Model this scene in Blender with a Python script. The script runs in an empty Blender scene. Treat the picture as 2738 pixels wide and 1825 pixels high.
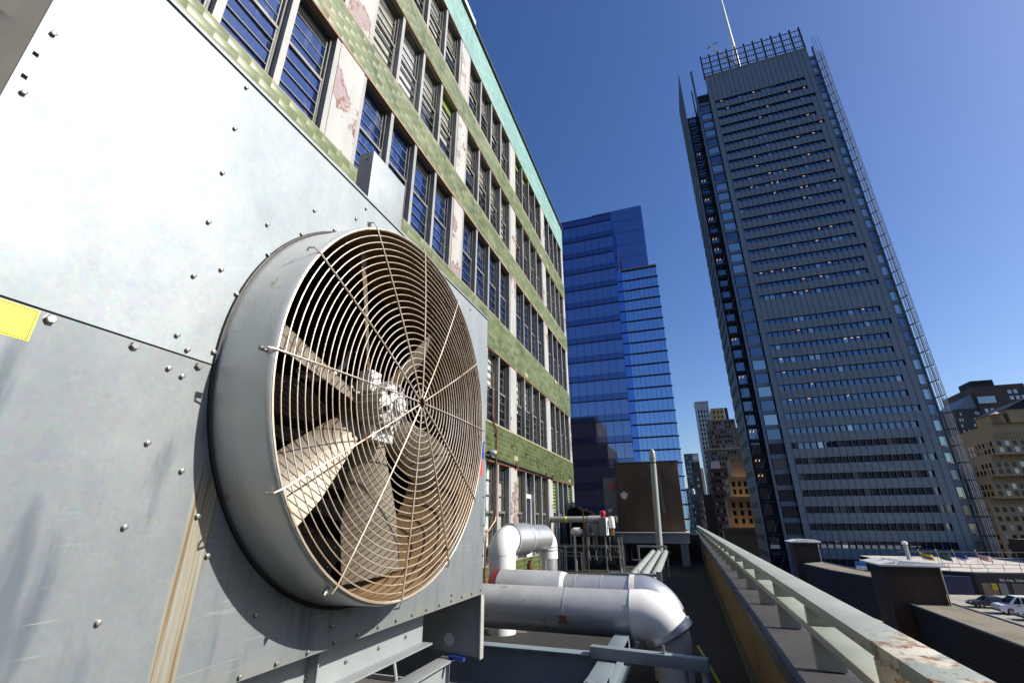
import bpy, bmesh, math, random
from mathutils import Vector, Matrix
random.seed(7)
SC = bpy.context.scene
COL = SC.collection
R = math.radians

# ---------------------------------------------------------------- camera, sky, sun, exposure
# world: x right, y along the street, z up; the camera stands at the origin, the terrace lies 1.9 m below it
cam_d = bpy.data.cameras.new('camera')
cam_d.sensor_width = 36.0
cam_d.sensor_fit = 'HORIZONTAL'
cam_d.lens = 36.0 * 1218.0 / 2738.0
cam_d.clip_start = 0.05
cam_d.clip_end = 9000.0
cam = bpy.data.objects.new('camera', cam_d)
COL.objects.link(cam)
cr = Vector((0.9413, 0.3375, -0.0024)).normalized()
cf = Vector((-0.3134, 0.8766, 0.3651)).normalized()
cu = cr.cross(cf).normalized()
cr = cf.cross(cu).normalized()
cam.matrix_world = Matrix(((cr.x, cu.x, -cf.x, 0), (cr.y, cu.y, -cf.y, 0), (cr.z, cu.z, -cf.z, 0), (0, 0, 0, 1)))
SC.camera = cam

SUN = Vector((0.815, 0.105, 0.570)).normalized()
world = bpy.data.worlds.new('World')
SC.world = world
world.use_nodes = True
wn = world.node_tree
bg = wn.nodes['Background']
sky = wn.nodes.new('ShaderNodeTexSky')
sky.sky_type = 'NISHITA'
sky.sun_disc = False
sky.sun_elevation = math.asin(SUN.z)
sky.sun_rotation = math.atan2(SUN.x, SUN.y)
sky.altitude = 0.0
sky.air_density = 1.0
sky.dust_density = 1.2
sky.ozone_density = 3.0
hs = wn.nodes.new('ShaderNodeHueSaturation')      # the photograph's polarised, saturated blue, over the whole sky alike
hs.inputs['Saturation'].default_value = 1.24
hs.inputs['Hue'].default_value = 0.512
wn.links.new(sky.outputs['Color'], hs.inputs['Color'])
wn.links.new(hs.outputs['Color'], bg.inputs['Color'])
bg.inputs['Strength'].default_value = 0.094
sun_d = bpy.data.lights.new('sun', 'SUN')
sun_d.energy = 5.0
sun_d.angle = R(0.53)
sun_d.color = (1.0, 0.94, 0.84)
sun = bpy.data.objects.new('sun', sun_d)
COL.objects.link(sun)
sun.rotation_euler = SUN.to_track_quat('Z', 'Y').to_euler()
SC.view_settings.view_transform = 'Standard'
SC.view_settings.look = 'None'
SC.view_settings.exposure = 0.7
SC.view_settings.gamma = 1.0
SC.view_settings.use_curve_mapping = False
SC.cycles.max_bounces = 6
SC.cycles.transparent_max_bounces = 12
SC.cycles.caustics_reflective = False
SC.cycles.caustics_refractive = False

ROOF = -1.9
STREET = -26.0
DECK = -11.2

# ---------------------------------------------------------------- helpers
OFF = {}

def props(o, label=None, cat=None, group=None, kind=None):
    if label: o['label'] = label
    if cat: o['category'] = cat
    if group: o['group'] = group
    if kind: o['kind'] = kind
    return o

def thing(name, loc, label, cat, group=None):
    o = bpy.data.objects.new(name, None)
    o.empty_display_size = 0.2
    COL.objects.link(o)
    o.location = loc
    OFF[o.name] = Vector(loc)
    return props(o, label, cat, group)

class MB:
    def __init__(s):
        s.v = []; s.f = []
    def _add(s, vs, fs):
        b = len(s.v)
        s.v += [tuple(v) for v in vs]
        s.f += [tuple(b + i for i in f) for f in fs]
        return s
    def box(s, x0, x1, y0, y1, z0, z1):
        return s._add([(x0,y0,z0),(x1,y0,z0),(x1,y1,z0),(x0,y1,z0),(x0,y0,z1),(x1,y0,z1),(x1,y1,z1),(x0,y1,z1)],
                      [(0,3,2,1),(4,5,6,7),(0,1,5,4),(1,2,6,5),(2,3,7,6),(3,0,4,7)])
    def bar(s, p0, p1, w, h, up=(0,0,1)):
        p0 = Vector(p0); p1 = Vector(p1); d = (p1 - p0).normalized(); up = Vector(up)
        a = d.cross(up)
        if a.length < 1e-4: a = d.cross(Vector((1,0,0)))
        a.normalize(); b = a.cross(d).normalized()
        a *= w / 2; b *= h / 2
        vs = [p0-a-b, p0+a-b, p0+a+b, p0-a+b, p1-a-b, p1+a-b, p1+a+b, p1-a+b]
        return s._add(vs, [(0,3,2,1),(4,5,6,7),(0,1,5,4),(1,2,6,5),(2,3,7,6),(3,0,4,7)])
    def quad(s, a, b, c, d):
        return s._add([a,b,c,d], [(0,1,2,3)])
    def prism(s, poly, axis, a0, a1):
        n = len(poly)
        def P(q, a):
            return (a, q[0], q[1]) if axis == 'x' else (q[0], a, q[1]) if axis == 'y' else (q[0], q[1], a)
        vs = [P(q, a0) for q in poly] + [P(q, a1) for q in poly]
        fs = [tuple(range(n)), tuple(range(2*n-1, n-1, -1))]
        fs += [(i, n+i, n+(i+1) % n, (i+1) % n) for i in range(n)]
        return s._add(vs, fs)
    def lathe(s, p, d, prof, n=24, caps=False):
        p = Vector(p); d = Vector(d).normalized()
        a = d.orthogonal().normalized(); b = d.cross(a)
        vs = []
        for t, r in prof:
            for i in range(n):
                th = 2*math.pi*i/n
                vs.append(p + d*t + (a*math.cos(th) + b*math.sin(th))*r)
        fs = []
        for k in range(len(prof)-1):
            for i in range(n):
                j = (i+1) % n
                fs.append((k*n+i, k*n+j, (k+1)*n+j, (k+1)*n+i))
        if caps:
            fs.append(tuple(range(n-1, -1, -1)))
            fs.append(tuple((len(prof)-1)*n + i for i in range(n)))
        return s._add(vs, fs)
    def cyl(s, p0, p1, r0, r1=None, n=16, caps=True):
        p0 = Vector(p0); p1 = Vector(p1)
        return s.lathe(p0, p1-p0, [(0, r0), ((p1-p0).length, r0 if r1 is None else r1)], n, caps)
    def tube(s, pts, r, n=8, closed=False, caps=True):
        pts = [Vector(p) for p in pts]; m = len(pts)
        vs = []; prev = None
        rr = r if isinstance(r, (list, tuple)) else [r]*m
        for i in range(m):
            if closed: t = (pts[(i+1) % m] - pts[i-1]).normalized()
            else: t = (pts[min(i+1, m-1)] - pts[max(i-1, 0)]).normalized()
            if prev is None: a = t.orthogonal().normalized()
            else:
                a = prev - t*prev.dot(t)
                a = a.normalized() if a.length > 1e-6 else t.orthogonal().normalized()
            prev = a; b = t.cross(a)
            for k in range(n):
                th = 2*math.pi*k/n
                vs.append(pts[i] + (a*math.cos(th) + b*math.sin(th))*rr[i])
        fs = []
        for i in range(m if closed else m-1):
            i2 = (i+1) % m
            for k in range(n):
                k2 = (k+1) % n
                fs.append((i*n+k, i*n+k2, i2*n+k2, i2*n+k))
        if caps and not closed:
            fs.append(tuple(range(n-1, -1, -1))); fs.append(tuple((m-1)*n+k for k in range(n)))
        return s._add(vs, fs)
    def mesh(s, name, mat, smooth=False, bevel=0, off=(0,0,0), angle=35):
        off = Vector(off)
        me = bpy.data.meshes.new(name)
        me.from_pydata([tuple(Vector(v) - off) for v in s.v], [], s.f)
        bm = bmesh.new(); bm.from_mesh(me)
        bmesh.ops.recalc_face_normals(bm, faces=bm.faces)
        if bevel:
            es = [e for e in bm.edges if len(e.link_faces) == 2 and e.calc_face_angle(0) > 0.5]
            bmesh.ops.bevel(bm, geom=es, offset=bevel, segments=2, affect='EDGES', profile=0.6, clamp_overlap=True)
        bm.to_mesh(me); bm.free()
        if smooth or bevel:
            me.polygons.foreach_set('use_smooth', [True]*len(me.polygons))
            me.set_sharp_from_angle(angle=R(angle))
        if mat is not None: me.materials.append(mat)
        return me
    def build(s, name, mat, parent=None, smooth=False, bevel=0, origin=None, angle=35, **kw):
        off = OFF[parent.name] if parent is not None else Vector(origin if origin is not None else (0,0,0))
        o = bpy.data.objects.new(name, s.mesh(name, mat, smooth, bevel, off, angle))
        COL.objects.link(o)
        if parent is not None: o.parent = parent
        else: o.location = off
        OFF[o.name] = off.copy()
        return props(o, **kw)

def inst(me, name, parent, loc, rot=None, scale=None):
    o = bpy.data.objects.new(name, me)
    COL.objects.link(o)
    o.parent = parent
    o.location = Vector(loc) - OFF[parent.name]
    if rot is not None: o.rotation_euler = rot
    if scale is not None: o.scale = scale
    OFF[o.name] = Vector(loc)
    return o

def arc(c, u, w, r, a0, a1, n):
    c = Vector(c); u = Vector(u); w = Vector(w)
    return [c + (u*math.cos(a0+(a1-a0)*i/n) + w*math.sin(a0+(a1-a0)*i/n))*r for i in range(n+1)]

# ---------------------------------------------------------------- materials
class NT:
    """small shorthand round a material's node tree"""
    def __init__(s, name):
        s.m = bpy.data.materials.new(name); s.m.use_nodes = True
        s.t = s.m.node_tree; s.b = s.t.nodes['Principled BSDF']; s.out = s.t.nodes['Material Output']
        s.g = s.t.nodes.new('ShaderNodeNewGeometry')
    def n(s, kind, **kw):
        x = s.t.nodes.new(kind)
        for k, v in kw.items(): setattr(x, k, v)
        return x
    def l(s, a, b): s.t.links.new(a, b)
    def pos(s, sc=(1,1,1)):
        m = s.n('ShaderNodeMapping'); m.inputs['Scale'].default_value = sc
        s.l(s.g.outputs['Position'], m.inputs['Vector']); return m.outputs['Vector']
    def noise(s, scale, detail=5, stretch=(1,1,1), rough=0.55):
        x = s.n('ShaderNodeTexNoise'); x.inputs['Scale'].default_value = scale
        x.inputs['Detail'].default_value = detail; x.inputs['Roughness'].default_value = rough
        s.l(s.pos(stretch), x.inputs['Vector']); return x.outputs['Fac']
    def ramp(s, fac, *stops):
        x = s.n('ShaderNodeValToRGB'); e = x.color_ramp.elements
        while len(e) < len(stops): e.new(0.5)
        for i, (p, c) in enumerate(stops):
            e[i].position = p; e[i].color = (*c, 1) if len(c) == 3 else c
        s.l(fac, x.inputs['Fac']); return x.outputs['Color']
    def step(s, fac, a, b):
        x = s.n('ShaderNodeMapRange'); x.interpolation_type = 'SMOOTHSTEP'
        x.inputs['From Min'].default_value = a; x.inputs['From Max'].default_value = b
        s.l(fac, x.inputs['Value']); return x.outputs['Result']
    def math(s, op, a, b=None, c=None):
        x = s.n('ShaderNodeMath', operation=op)
        for i, q in enumerate((a, b, c)):
            if q is None: continue
            if isinstance(q, (int, float)): x.inputs[i].default_value = q
            else: s.l(q, x.inputs[i])
        return x.outputs[0]
    def mix(s, fac, a, b, blend='MIX'):
        x = s.n('ShaderNodeMix', data_type='RGBA', blend_type=blend)
        for sock, q in ((x.inputs[0], fac), (x.inputs[6], a), (x.inputs[7], b)):
            if isinstance(q, (int, float)): sock.default_value = q
            elif isinstance(q, tuple): sock.default_value = (*q, 1) if len(q) == 3 else q
            else: s.l(q, sock)
        return x.outputs[2]
    def xyz(s):
        x = s.n('ShaderNodeSeparateXYZ'); s.l(s.g.outputs['Position'], x.inputs[0]); return x.outputs
    def bump(s, h, strength=0.3, dist=0.01):
        x = s.n('ShaderNodeBump'); x.inputs['Strength'].default_value = strength; x.inputs['Distance'].default_value = dist
        s.l(h, x.inputs['Height']); s.l(x.outputs['Normal'], s.b.inputs['Normal'])
    def set(s, **kw):
        for k, v in kw.items():
            i = s.b.inputs[k.replace('_', ' ')]
            if isinstance(v, (int, float)): i.default_value = v
            elif isinstance(v, tuple): i.default_value = (*v, 1) if len(v) == 3 else v
            else: s.l(v, i)
        return s.m

ALB = 0.62      # the frame is exposed 0.7 stops up, so most finishes sit a little under their textbook value
KEEP = {'white_pvc': 0.85, 'white_paint': 0.8, 'van_white': 0.85, 'beige_blind': 1.15, 'white_blind': 1.15, 'ochre_paper': 1.0, 'tan_masonry': 0.85, 'blue_grey_steel': 0.62, 'painted_steel': 0.72, 'yellow_sticker': 0.9, 'white_mastic': 0.8, 'aluminium_jacket': 0.9, 'weathered_jacket': 0.85, 'lead_flashing': 0.8, 'pole_grey': 0.7, 'white_mast': 1.0, 'lime_louvre': 0.9, 'guard_wire': 0.95, 'dusty_blade': 0.62, 'cast_motor': 0.9, 'pale_tower_stone': 0.8, 'white_render': 0.85, 'rusty_inner': 0.7, 'tank_cedar': 0.8, 'galvanised_shroud': 1.0, 'end_sheet': 1.0, 'pale_rod_fin': 1.0}
def simple(name, c1, c2=None, scale=3.0, rough=0.6, metal=0.0, bump=0.0, bscale=60.0, stretch=(1,1,1), spot=None, sscale=8.0, sthr=0.62, spec=0.5, rvar=0.12):
    k = NT(name)
    c2 = c2 or tuple(min(1, v*1.25) for v in c1)
    q_ = KEEP.get(name, ALB)
    c1 = tuple(v*q_ for v in c1); c2 = tuple(min(0.9, v*q_) for v in c2); spot = spot and tuple(v*q_ for v in spot)
    f = k.noise(scale, 6, stretch)
    col = k.ramp(f, (0.3, c1), (0.7, c2))
    if spot:
        s = k.step(k.noise(sscale, 7, stretch, 0.65), sthr, sthr+0.06)
        col = k.mix(s, col, spot)
    r = k.math('MULTIPLY_ADD', k.noise(scale*2.3, 4), rvar*2, rough-rvar)
    k.set(Base_Color=col, Roughness=r, Metallic=metal, Specular_IOR_Level=spec)
    if bump: k.bump(k.noise(bscale, 4, stretch), bump, 0.02)
    return k.m

def reflective(name, tint, base=(0.01,0.02,0.05), f0=0.25, rough=0.03, wav=0.0, transp=0.0, wscale=0.4, dirt=0.0):
    """coated window glass: dark body under a mirror layer that grows towards grazing angles"""
    k = NT(name)
    gl = k.n('ShaderNodeBsdfGlossy'); gl.inputs['Color'].default_value = (*tint, 1); gl.inputs['Roughness'].default_value = rough
    df = k.n('ShaderNodeBsdfDiffuse'); df.inputs['Color'].default_value = (*base, 1)
    body = df.outputs[0]
    if transp:
        tr = k.n('ShaderNodeBsdfTransparent'); tr.inputs['Color'].default_value = (0.97,0.98,0.97,1)
        mx = k.n('ShaderNodeMixShader'); mx.inputs[0].default_value = transp
        k.l(df.outputs[0], mx.inputs[1]); k.l(tr.outputs[0], mx.inputs[2]); body = mx.outputs[0]
    lw = k.n('ShaderNodeLayerWeight'); lw.inputs['Blend'].default_value = 0.5
    fac = k.math('MULTIPLY_ADD', k.math('POWER', lw.outputs['Facing'], 4.5), 1.0-f0, f0)
    mx2 = k.n('ShaderNodeMixShader')
    k.l(fac, mx2.inputs[0]); k.l(body, mx2.inputs[1]); k.l(gl.outputs[0], mx2.inputs[2])
    surf = mx2.outputs[0]
    if dirt:
        dd = k.n('ShaderNodeBsdfDiffuse'); dd.inputs['Color'].default_value = (0.30,0.33,0.36,1)
        run = k.math('MULTIPLY', k.step(k.noise(1.6, 6, (1, 3.0, 0.8), 0.65), 0.50, 0.80), dirt)
        mx3 = k.n('ShaderNodeMixShader'); k.l(run, mx3.inputs[0]); k.l(surf, mx3.inputs[1]); k.l(dd.outputs[0], mx3.inputs[2]); surf = mx3.outputs[0]
    k.l(surf, k.out.inputs['Surface'])
    if wav:
        b = k.n('ShaderNodeBump'); b.inputs['Strength'].default_value = wav; b.inputs['Distance'].default_value = 0.05
        k.l(k.noise(wscale, 2), b.inputs['Height'])
        k.l(b.outputs[0], gl.inputs['Normal'])
    return k.m

def galvanised(name, streak=False, q=0.5, r0=0.36, metal=0.5):
    k = NT(name)
    big = k.noise(1.3, 5, (1, 1, 0.55))
    fine = k.noise(60, 4)
    spangle = k.n('ShaderNodeTexVoronoi'); spangle.inputs['Scale'].default_value = 55
    k.l(k.pos((1,1,1)), spangle.inputs['Vector'])
    col = k.ramp(big, (0.3, (0.40,0.44,0.46)), (0.68, (0.58,0.60,0.59)))
    col = k.mix(k.math('MULTIPLY', fine, 0.45), col, (0.34,0.37,0.40))
    mott = k.step(k.noise(7.0, 7, (1, 1, 0.7), 0.7), 0.40, 0.66)
    col = k.mix(k.math('MULTIPLY', mott, 0.35), col, (0.33,0.37,0.41))
    col = k.mix(0.10, col, spangle.outputs['Color'], 'SOFT_LIGHT')
    # dark wind-driven smears, running down at a slant
    mp = k.n('ShaderNodeMapping'); mp.inputs['Rotation'].default_value = (R(-24), 0, 0); mp.inputs['Scale'].default_value = (1, 5.0, 1.0)
    k.l(k.g.outputs['Position'], mp.inputs['Vector'])
    sm = k.n('ShaderNodeTexNoise'); sm.inputs['Scale'].default_value = 1.5; sm.inputs['Detail'].default_value = 6
    k.l(mp.outputs[0], sm.inputs['Vector'])
    xyz = k.xyz()
    low = k.step(xyz[2], 0.75, 0.35)
    smear = k.math('MULTIPLY', k.math('MULTIPLY', k.step(sm.outputs['Fac'], 0.50, 0.68), 0.75), low)
    col = k.mix(smear, col, (0.23,0.28,0.33))
    # scratches
    mp2 = k.n('ShaderNodeMapping'); mp2.inputs['Rotation'].default_value = (R(35), 0, 0); mp2.inputs['Scale'].default_value = (1, 1.5, 40)
    k.l(k.g.outputs['Position'], mp2.inputs['Vector'])
    sc = k.n('ShaderNodeTexNoise'); sc.inputs['Scale'].default_value = 2.2; sc.inputs['Detail'].default_value = 3
    k.l(mp2.outputs[0], sc.inputs['Vector'])
    scr = k.math('MULTIPLY', k.math('MULTIPLY', k.step(sc.outputs['Fac'], 0.63, 0.70), k.step(k.noise(2.0, 3), 0.46, 0.58)), k.step(xyz[2], 0.15, -0.3))
    col = k.mix(k.math('MULTIPLY', scr, 0.7), col, (0.78,0.80,0.78))
    if streak:
        # mineral run-off below the fan ring and faint rust runs along the bottom edge
        wob = k.math('MULTIPLY_ADD', k.noise(1.6, 3), 0.06, -0.03)
        yy = k.math('ADD', xyz[1], wob)
        inside = k.math('MULTIPLY', k.step(yy, 1.475, 1.500), k.step(yy, 1.625, 1.590))
        inside = k.math('MULTIPLY', inside, k.step(xyz[2], 0.28, 0.10))
        st = k.noise(1.0, 5, (1, 60, 0.9), 0.6)
        scol = k.ramp(st, (0.40, (0.42,0.25,0.09)), (0.50, (0.70,0.60,0.42)), (0.62, (0.72,0.72,0.66)))
        col = k.mix(k.math('MULTIPLY', inside, 0.92), col, scol)
        mot = k.n('ShaderNodeTexVoronoi'); mot.inputs['Scale'].default_value = 14
        k.l(k.pos(), mot.inputs['Vector'])
        drops = k.math('MULTIPLY', k.step(mot.outputs['Distance'], 0.16, 0.10), k.step(k.noise(5, 2), 0.60, 0.64))
        col = k.mix(k.math('MULTIPLY', drops, 0.6), col, (0.66,0.62,0.50))
        rr = k.math('MULTIPLY', k.math('MULTIPLY', k.step(xyz[1], 2.9, 3.6), k.step(k.noise(1.0, 5, (1, 30, 0.8)), 0.52, 0.68)), k.step(xyz[2], 0.3, -0.7))
        col = k.mix(k.math('MULTIPLY', rr, 0.65), col, (0.55,0.48,0.26))
        ye = k.step(xyz[2], -0.55, -0.68)
        col = k.mix(k.math('MULTIPLY', ye, 0.25), col, (0.6,0.55,0.33))
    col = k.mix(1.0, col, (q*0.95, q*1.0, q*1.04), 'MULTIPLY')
    r = k.math('MULTIPLY_ADD', k.noise(3.0, 6, (1, 1, 0.6)), 0.22, r0)
    r = k.math('ADD', r, k.math('MULTIPLY', smear, 0.25))
    k.set(Base_Color=col, Roughness=r, Metallic=metal, Specular_IOR_Level=0.5)
    h = k.math('ADD', k.math('MULTIPLY', k.noise(38, 5), 0.25), k.math('MULTIPLY', k.noise(1.1, 3), 3.0))
    k.bump(h, 0.22, 0.006)
    return k.m

def tile_mat(name, dark, mid, light, tw, th, z0, y0, stain=0.5):
    k = NT(name)
    p = k.xyz()
    row = k.math('FLOOR', k.math('DIVIDE', k.math('SUBTRACT', p[2], z0), th))
    sh = k.math('MULTIPLY', k.math('MODULO', k.math('ABSOLUTE', row), 2.0), 0.5)
    cl = k.math('FLOOR', k.math('ADD', k.math('DIVIDE', k.math('SUBTRACT', p[1], y0), tw), sh))
    cb = k.n('ShaderNodeCombineXYZ'); k.l(row, cb.inputs[0]); k.l(cl, cb.inputs[1])
    wnz = k.n('ShaderNodeTexWhiteNoise', noise_dimensions='3D'); k.l(cb.outputs[0], wnz.inputs['Vector'])
    v = k.math('ADD', k.math('MULTIPLY_ADD', wnz.outputs['Value'], 0.42, 0.10), k.math('MULTIPLY', k.noise(9, 5, (1,1,0.4)), 0.38))
    v = k.math('ADD', v, k.math('MULTIPLY_ADD', k.noise(0.35, 3), 0.7, -0.35))
    col = k.ramp(v, (0.15, dark), (0.5, mid), (0.85, light))
    run = k.step(k.noise(1.0, 6, (1, 3.2, 0.22), 0.6), 0.5, 0.75)
    col = k.mix(k.math('MULTIPLY', run, stain), col, tuple(min(1, c*1.35+0.05) for c in light))
    grime = k.step(k.noise(2.0, 6, (1, 2.0, 0.5)), 0.56, 0.75)
    col = k.mix(k.math('MULTIPLY', grime, 0.45), col, tuple(c*0.5 for c in dark))
    # lower courses deeper olive, upper ones paler
    wz = k.math('ADD', p[2], k.math('MULTIPLY_ADD', k.noise(0.4, 4), 3.0, -1.5))
    col = k.mix(k.step(wz, 8.0, 2.5), col, k.mix(1.0, col, (0.50,0.54,0.36), 'MULTIPLY'))
    k.set(Base_Color=col, Roughness=k.math('MULTIPLY_ADD', k.noise(6, 4), 0.35, 0.22), Specular_IOR_Level=0.4)
    k.bump(k.noise(3, 2), 0.06, 0.02)
    return k.m

def rail_paint(name):
    k = NT(name)
    p = k.xyz()
    col = k.ramp(k.noise(4, 6, (1, 0.5, 1)), (0.3, (0.235,0.265,0.243)), (0.7, (0.325,0.35,0.325)))
    near = k.step(p[1], 3.15, 2.5)
    patch = k.math('MULTIPLY', k.step(k.noise(2.6, 4, (1.4, 1, 1)), 0.46, 0.52), near)
    col = k.mix(patch, col, (0.50,0.47,0.40))
    flk = k.math('MULTIPLY', k.step(k.noise(17, 8, (1.2, 0.6, 1), 0.72), 0.56, 0.61), near)
    edge = k.math('MULTIPLY', k.step(k.noise(2.6, 4, (1.4, 1, 1)), 0.43, 0.47), k.step(k.noise(2.6, 4, (1.4, 1, 1)), 0.56, 0.50))
    rst = k.math('MULTIPLY', k.math('MAXIMUM', k.math('MULTIPLY', flk, k.step(k.noise(1.6, 3), 0.44, 0.54)), k.math('MULTIPLY', k.math('MULTIPLY', edge, near), k.step(k.noise(9, 6), 0.45, 0.58))), 1.0)
    col = k.mix(rst, col, k.ramp(k.noise(30, 5), (0.3, (0.10,0.045,0.018)), (0.7, (0.26,0.13,0.05))))
    k.set(Base_Color=col, Roughness=0.55)
    k.bump(k.math('SUBTRACT', k.noise(50, 5), k.math('MULTIPLY', rst, 1.2)), 0.35, 0.006)
    return k.m

def louvre_screen(name):
    """horizontal ceramic rods, too fine to model at this distance"""
    k = NT(name)
    p = k.xyz()
    w = k.math('SINE', k.math('MULTIPLY', p[2], 2*math.pi/0.30))
    col = k.ramp(k.noise(0.5, 4, (0.3, 1, 3)), (0.3, (0.185,0.225,0.255)), (0.7, (0.26,0.295,0.325)))
    col = k.mix(k.step(w, 0.1, 0.9), col, (0.11,0.135,0.165))
    k.set(Base_Color=col, Roughness=0.45)
    return k.m

def pilaster_paint(name):
    k = NT(name)
    p = k.xyz()
    col = k.ramp(k.noise(1.4, 6, (1, 1.5, 0.5)), (0.3, (0.285,0.29,0.285)), (0.7, (0.37,0.37,0.355)))
    big = k.noise(0.75, 7, (1, 1.0, 0.9), 0.62)
    bare = k.step(big, 0.575, 0.59)
    rim = k.math('MULTIPLY', k.step(big, 0.545, 0.572), k.step(big, 0.615, 0.588))
    run = k.math('MULTIPLY', k.step(k.noise(1.0, 6, (1, 9, 0.55), 0.6), 0.52, 0.68), k.step(k.noise(0.5, 3), 0.46, 0.58))
    col = k.mix(k.math('MULTIPLY', run, 0.75), col, (0.42,0.27,0.13))
    col = k.mix(bare, col, k.ramp(k.noise(6, 5), (0.3, (0.20,0.145,0.15)), (0.7, (0.26,0.20,0.205))))
    col = k.mix(k.math('MULTIPLY', rim, k.step(k.noise(14, 5), 0.42, 0.55)), col, (0.14,0.05,0.03))
    fl = k.step(k.noise(7, 7, (1,1,0.6), 0.7), 0.66, 0.69)
    col = k.mix(fl, col, (0.17,0.07,0.035))
    k.set(Base_Color=col, Roughness=0.6)
    k.bump(k.math('SUBTRACT', k.noise(30, 4), k.math('MULTIPLY', bare, 1.0)), 0.25, 0.006)
    return k.m

def gravel(name, a, b, scale=18):
    k = NT(name)
    a = tuple(v*0.7 for v in a); b = tuple(v*0.7 for v in b)
    col = k.ramp(k.noise(scale, 9, (1,1,1), 0.75), (0.3, a), (0.7, b))
    col = k.mix(k.math('MULTIPLY', k.step(k.noise(0.5, 5), 0.45, 0.65), 0.5), col, tuple(c*0.6 for c in a))
    k.set(Base_Color=col, Roughness=0.9)
    k.bump(k.noise(scale*2, 6), 0.5, 0.03)
    return k.m

MT = {}
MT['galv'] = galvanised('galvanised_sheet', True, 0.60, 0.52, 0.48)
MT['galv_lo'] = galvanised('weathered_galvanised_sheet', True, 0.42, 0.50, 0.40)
MT['galv2'] = simple('galvanised_shroud', (0.52,0.53,0.50), (0.66,0.67,0.63), 2.2, 0.40, 0.55, 0.10, 70, (1,1,0.6), spot=(0.40,0.36,0.26), sscale=4.5, sthr=0.60)
MT['galv3'] = simple('end_sheet', (0.36,0.40,0.40), (0.50,0.54,0.54), 0.9, 0.45, 0.30, 0.10, 3)
MT['steel'] = simple('painted_steel', (0.30,0.33,0.34), (0.40,0.43,0.44), 2.0, 0.5, 0.1, 0.12, 60, (1,1,1), spot=(0.28,0.20,0.13), sscale=7, sthr=0.68)
MT['steel_blue'] = simple('blue_grey_steel', (0.22,0.28,0.32), (0.32,0.38,0.42), 2.0, 0.5, 0.1, 0.12, 60, spot=(0.20,0.17,0.13), sscale=9, sthr=0.68)
MT['darksteel'] = simple('dark_steel', (0.06,0.07,0.08), (0.10,0.11,0.12), 3.0, 0.5, 0.2)
MT['wire'] = simple('guard_wire', (0.66,0.61,0.54), (0.46,0.35,0.24), 4.0, 0.38, 0.45, 0, 60, spot=(0.27,0.15,0.08), sscale=10, sthr=0.60)
MT['blade'] = simple('dusty_blade', (0.26,0.22,0.165), (0.40,0.36,0.29), 4.0, 0.5, 0.35, 0.1, 50, (1,1,1), spot=(0.24,0.16,0.09), sscale=2.5, sthr=0.58)
MT['rust'] = simple('rusty_inner', (0.24,0.14,0.06), (0.38,0.25,0.13), 3.0, 0.7, 0.1, 0.2, 40, spot=(0.12,0.06,0.03), sscale=5, sthr=0.58)
MT['motor'] = simple('cast_motor', (0.62,0.62,0.60), (0.78,0.78,0.76), 8.0, 0.42, 0.2, 0.2, 60)
MT['bolt'] = simple('zinc_bolt', (0.36,0.37,0.36), (0.5,0.5,0.48), 30, 0.4, 0.6)
MT['black'] = simple('black_recess', (0.008,0.008,0.009), (0.013,0.013,0.014), 5, 0.9, spec=0.05, rvar=0.05)
MT['fill'] = simple('dark_coil', (0.006,0.006,0.006), (0.010,0.009,0.008), 30, 0.9, spec=0.03, rvar=0.05)
MT['yellow'] = simple('yellow_sticker', (0.86,0.72,0.03), (0.90,0.77,0.05), 3, 0.4)
MT['ink'] = simple('black_ink', (0.02,0.02,0.02), None, 3, 0.5)
MT['blue_st'] = simple('blue_sticker', (0.02,0.05,0.35), None, 3, 0.4)
MT['red_st'] = simple('red_sticker', (0.75,0.10,0.10), None, 3, 0.4)
MT['white_pvc'] = simple('white_pvc', (0.80,0.80,0.79), (0.84,0.84,0.83), 2.0, 0.28, 0, 0.04, 12)
MT['white_rough'] = simple('white_mastic', (0.62,0.60,0.57), (0.76,0.75,0.72), 3.0, 0.55, 0, 0.3, 14, spot=(0.38,0.34,0.30), sscale=5, sthr=0.64)
MT['alu'] = simple('aluminium_jacket', (0.56,0.57,0.59), (0.68,0.69,0.71), 4.0, 0.30, 0.7, 0.10, 9, rvar=0.07)
MT['alu_dull'] = simple('weathered_jacket', (0.50,0.51,0.52), (0.62,0.63,0.64), 3.0, 0.42, 0.5, 0.14, 10, spot=(0.36,0.34,0.30), sscale=4, sthr=0.60)
MT['rail'] = rail_paint('rail_paint')
MT['ledge'] = simple('lead_flashing', (0.060,0.058,0.060), (0.095,0.092,0.094), 2.5, 0.55, 0.1, 0.2, 20, spot=(0.13,0.125,0.12), sscale=14, sthr=0.66)
MT['flash'] = simple('black_edge', (0.012,0.012,0.013), (0.02,0.02,0.02), 8, 0.6)
MT['plaster'] = simple('ochre_plaster', (0.21,0.13,0.055), (0.30,0.195,0.09), 3.0, 0.85, 0, 0.5, 40, spot=(0.16,0.11,0.05), sscale=6, sthr=0.6)
MT['moss'] = simple('green_base_flashing', (0.07,0.075,0.05), (0.11,0.115,0.085), 5, 0.8, 0, 0.4, 30)
MT['roofing'] = gravel('roofing_felt', (0.009,0.0088,0.0085), (0.024,0.022,0.021), 10)
MT['patch'] = gravel('sunlit_roof_patch', (0.10,0.09,0.08), (0.16,0.145,0.13), 10)  # pale tone of the painted sunlight on the felt
MT['pilaster'] = pilaster_paint('peeling_pilaster_paint')
MT['mullion'] = simple('grey_mullion', (0.34,0.345,0.34), (0.46,0.46,0.45), 2.0, 0.5, 0.1, 0.1, 40, (1,1,0.4), spot=(0.33,0.22,0.15), sscale=6, sthr=0.67)
MT['frame'] = simple('window_frame', (0.09,0.095,0.095), (0.17,0.175,0.17), 6.0, 0.5, 0.2)
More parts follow.
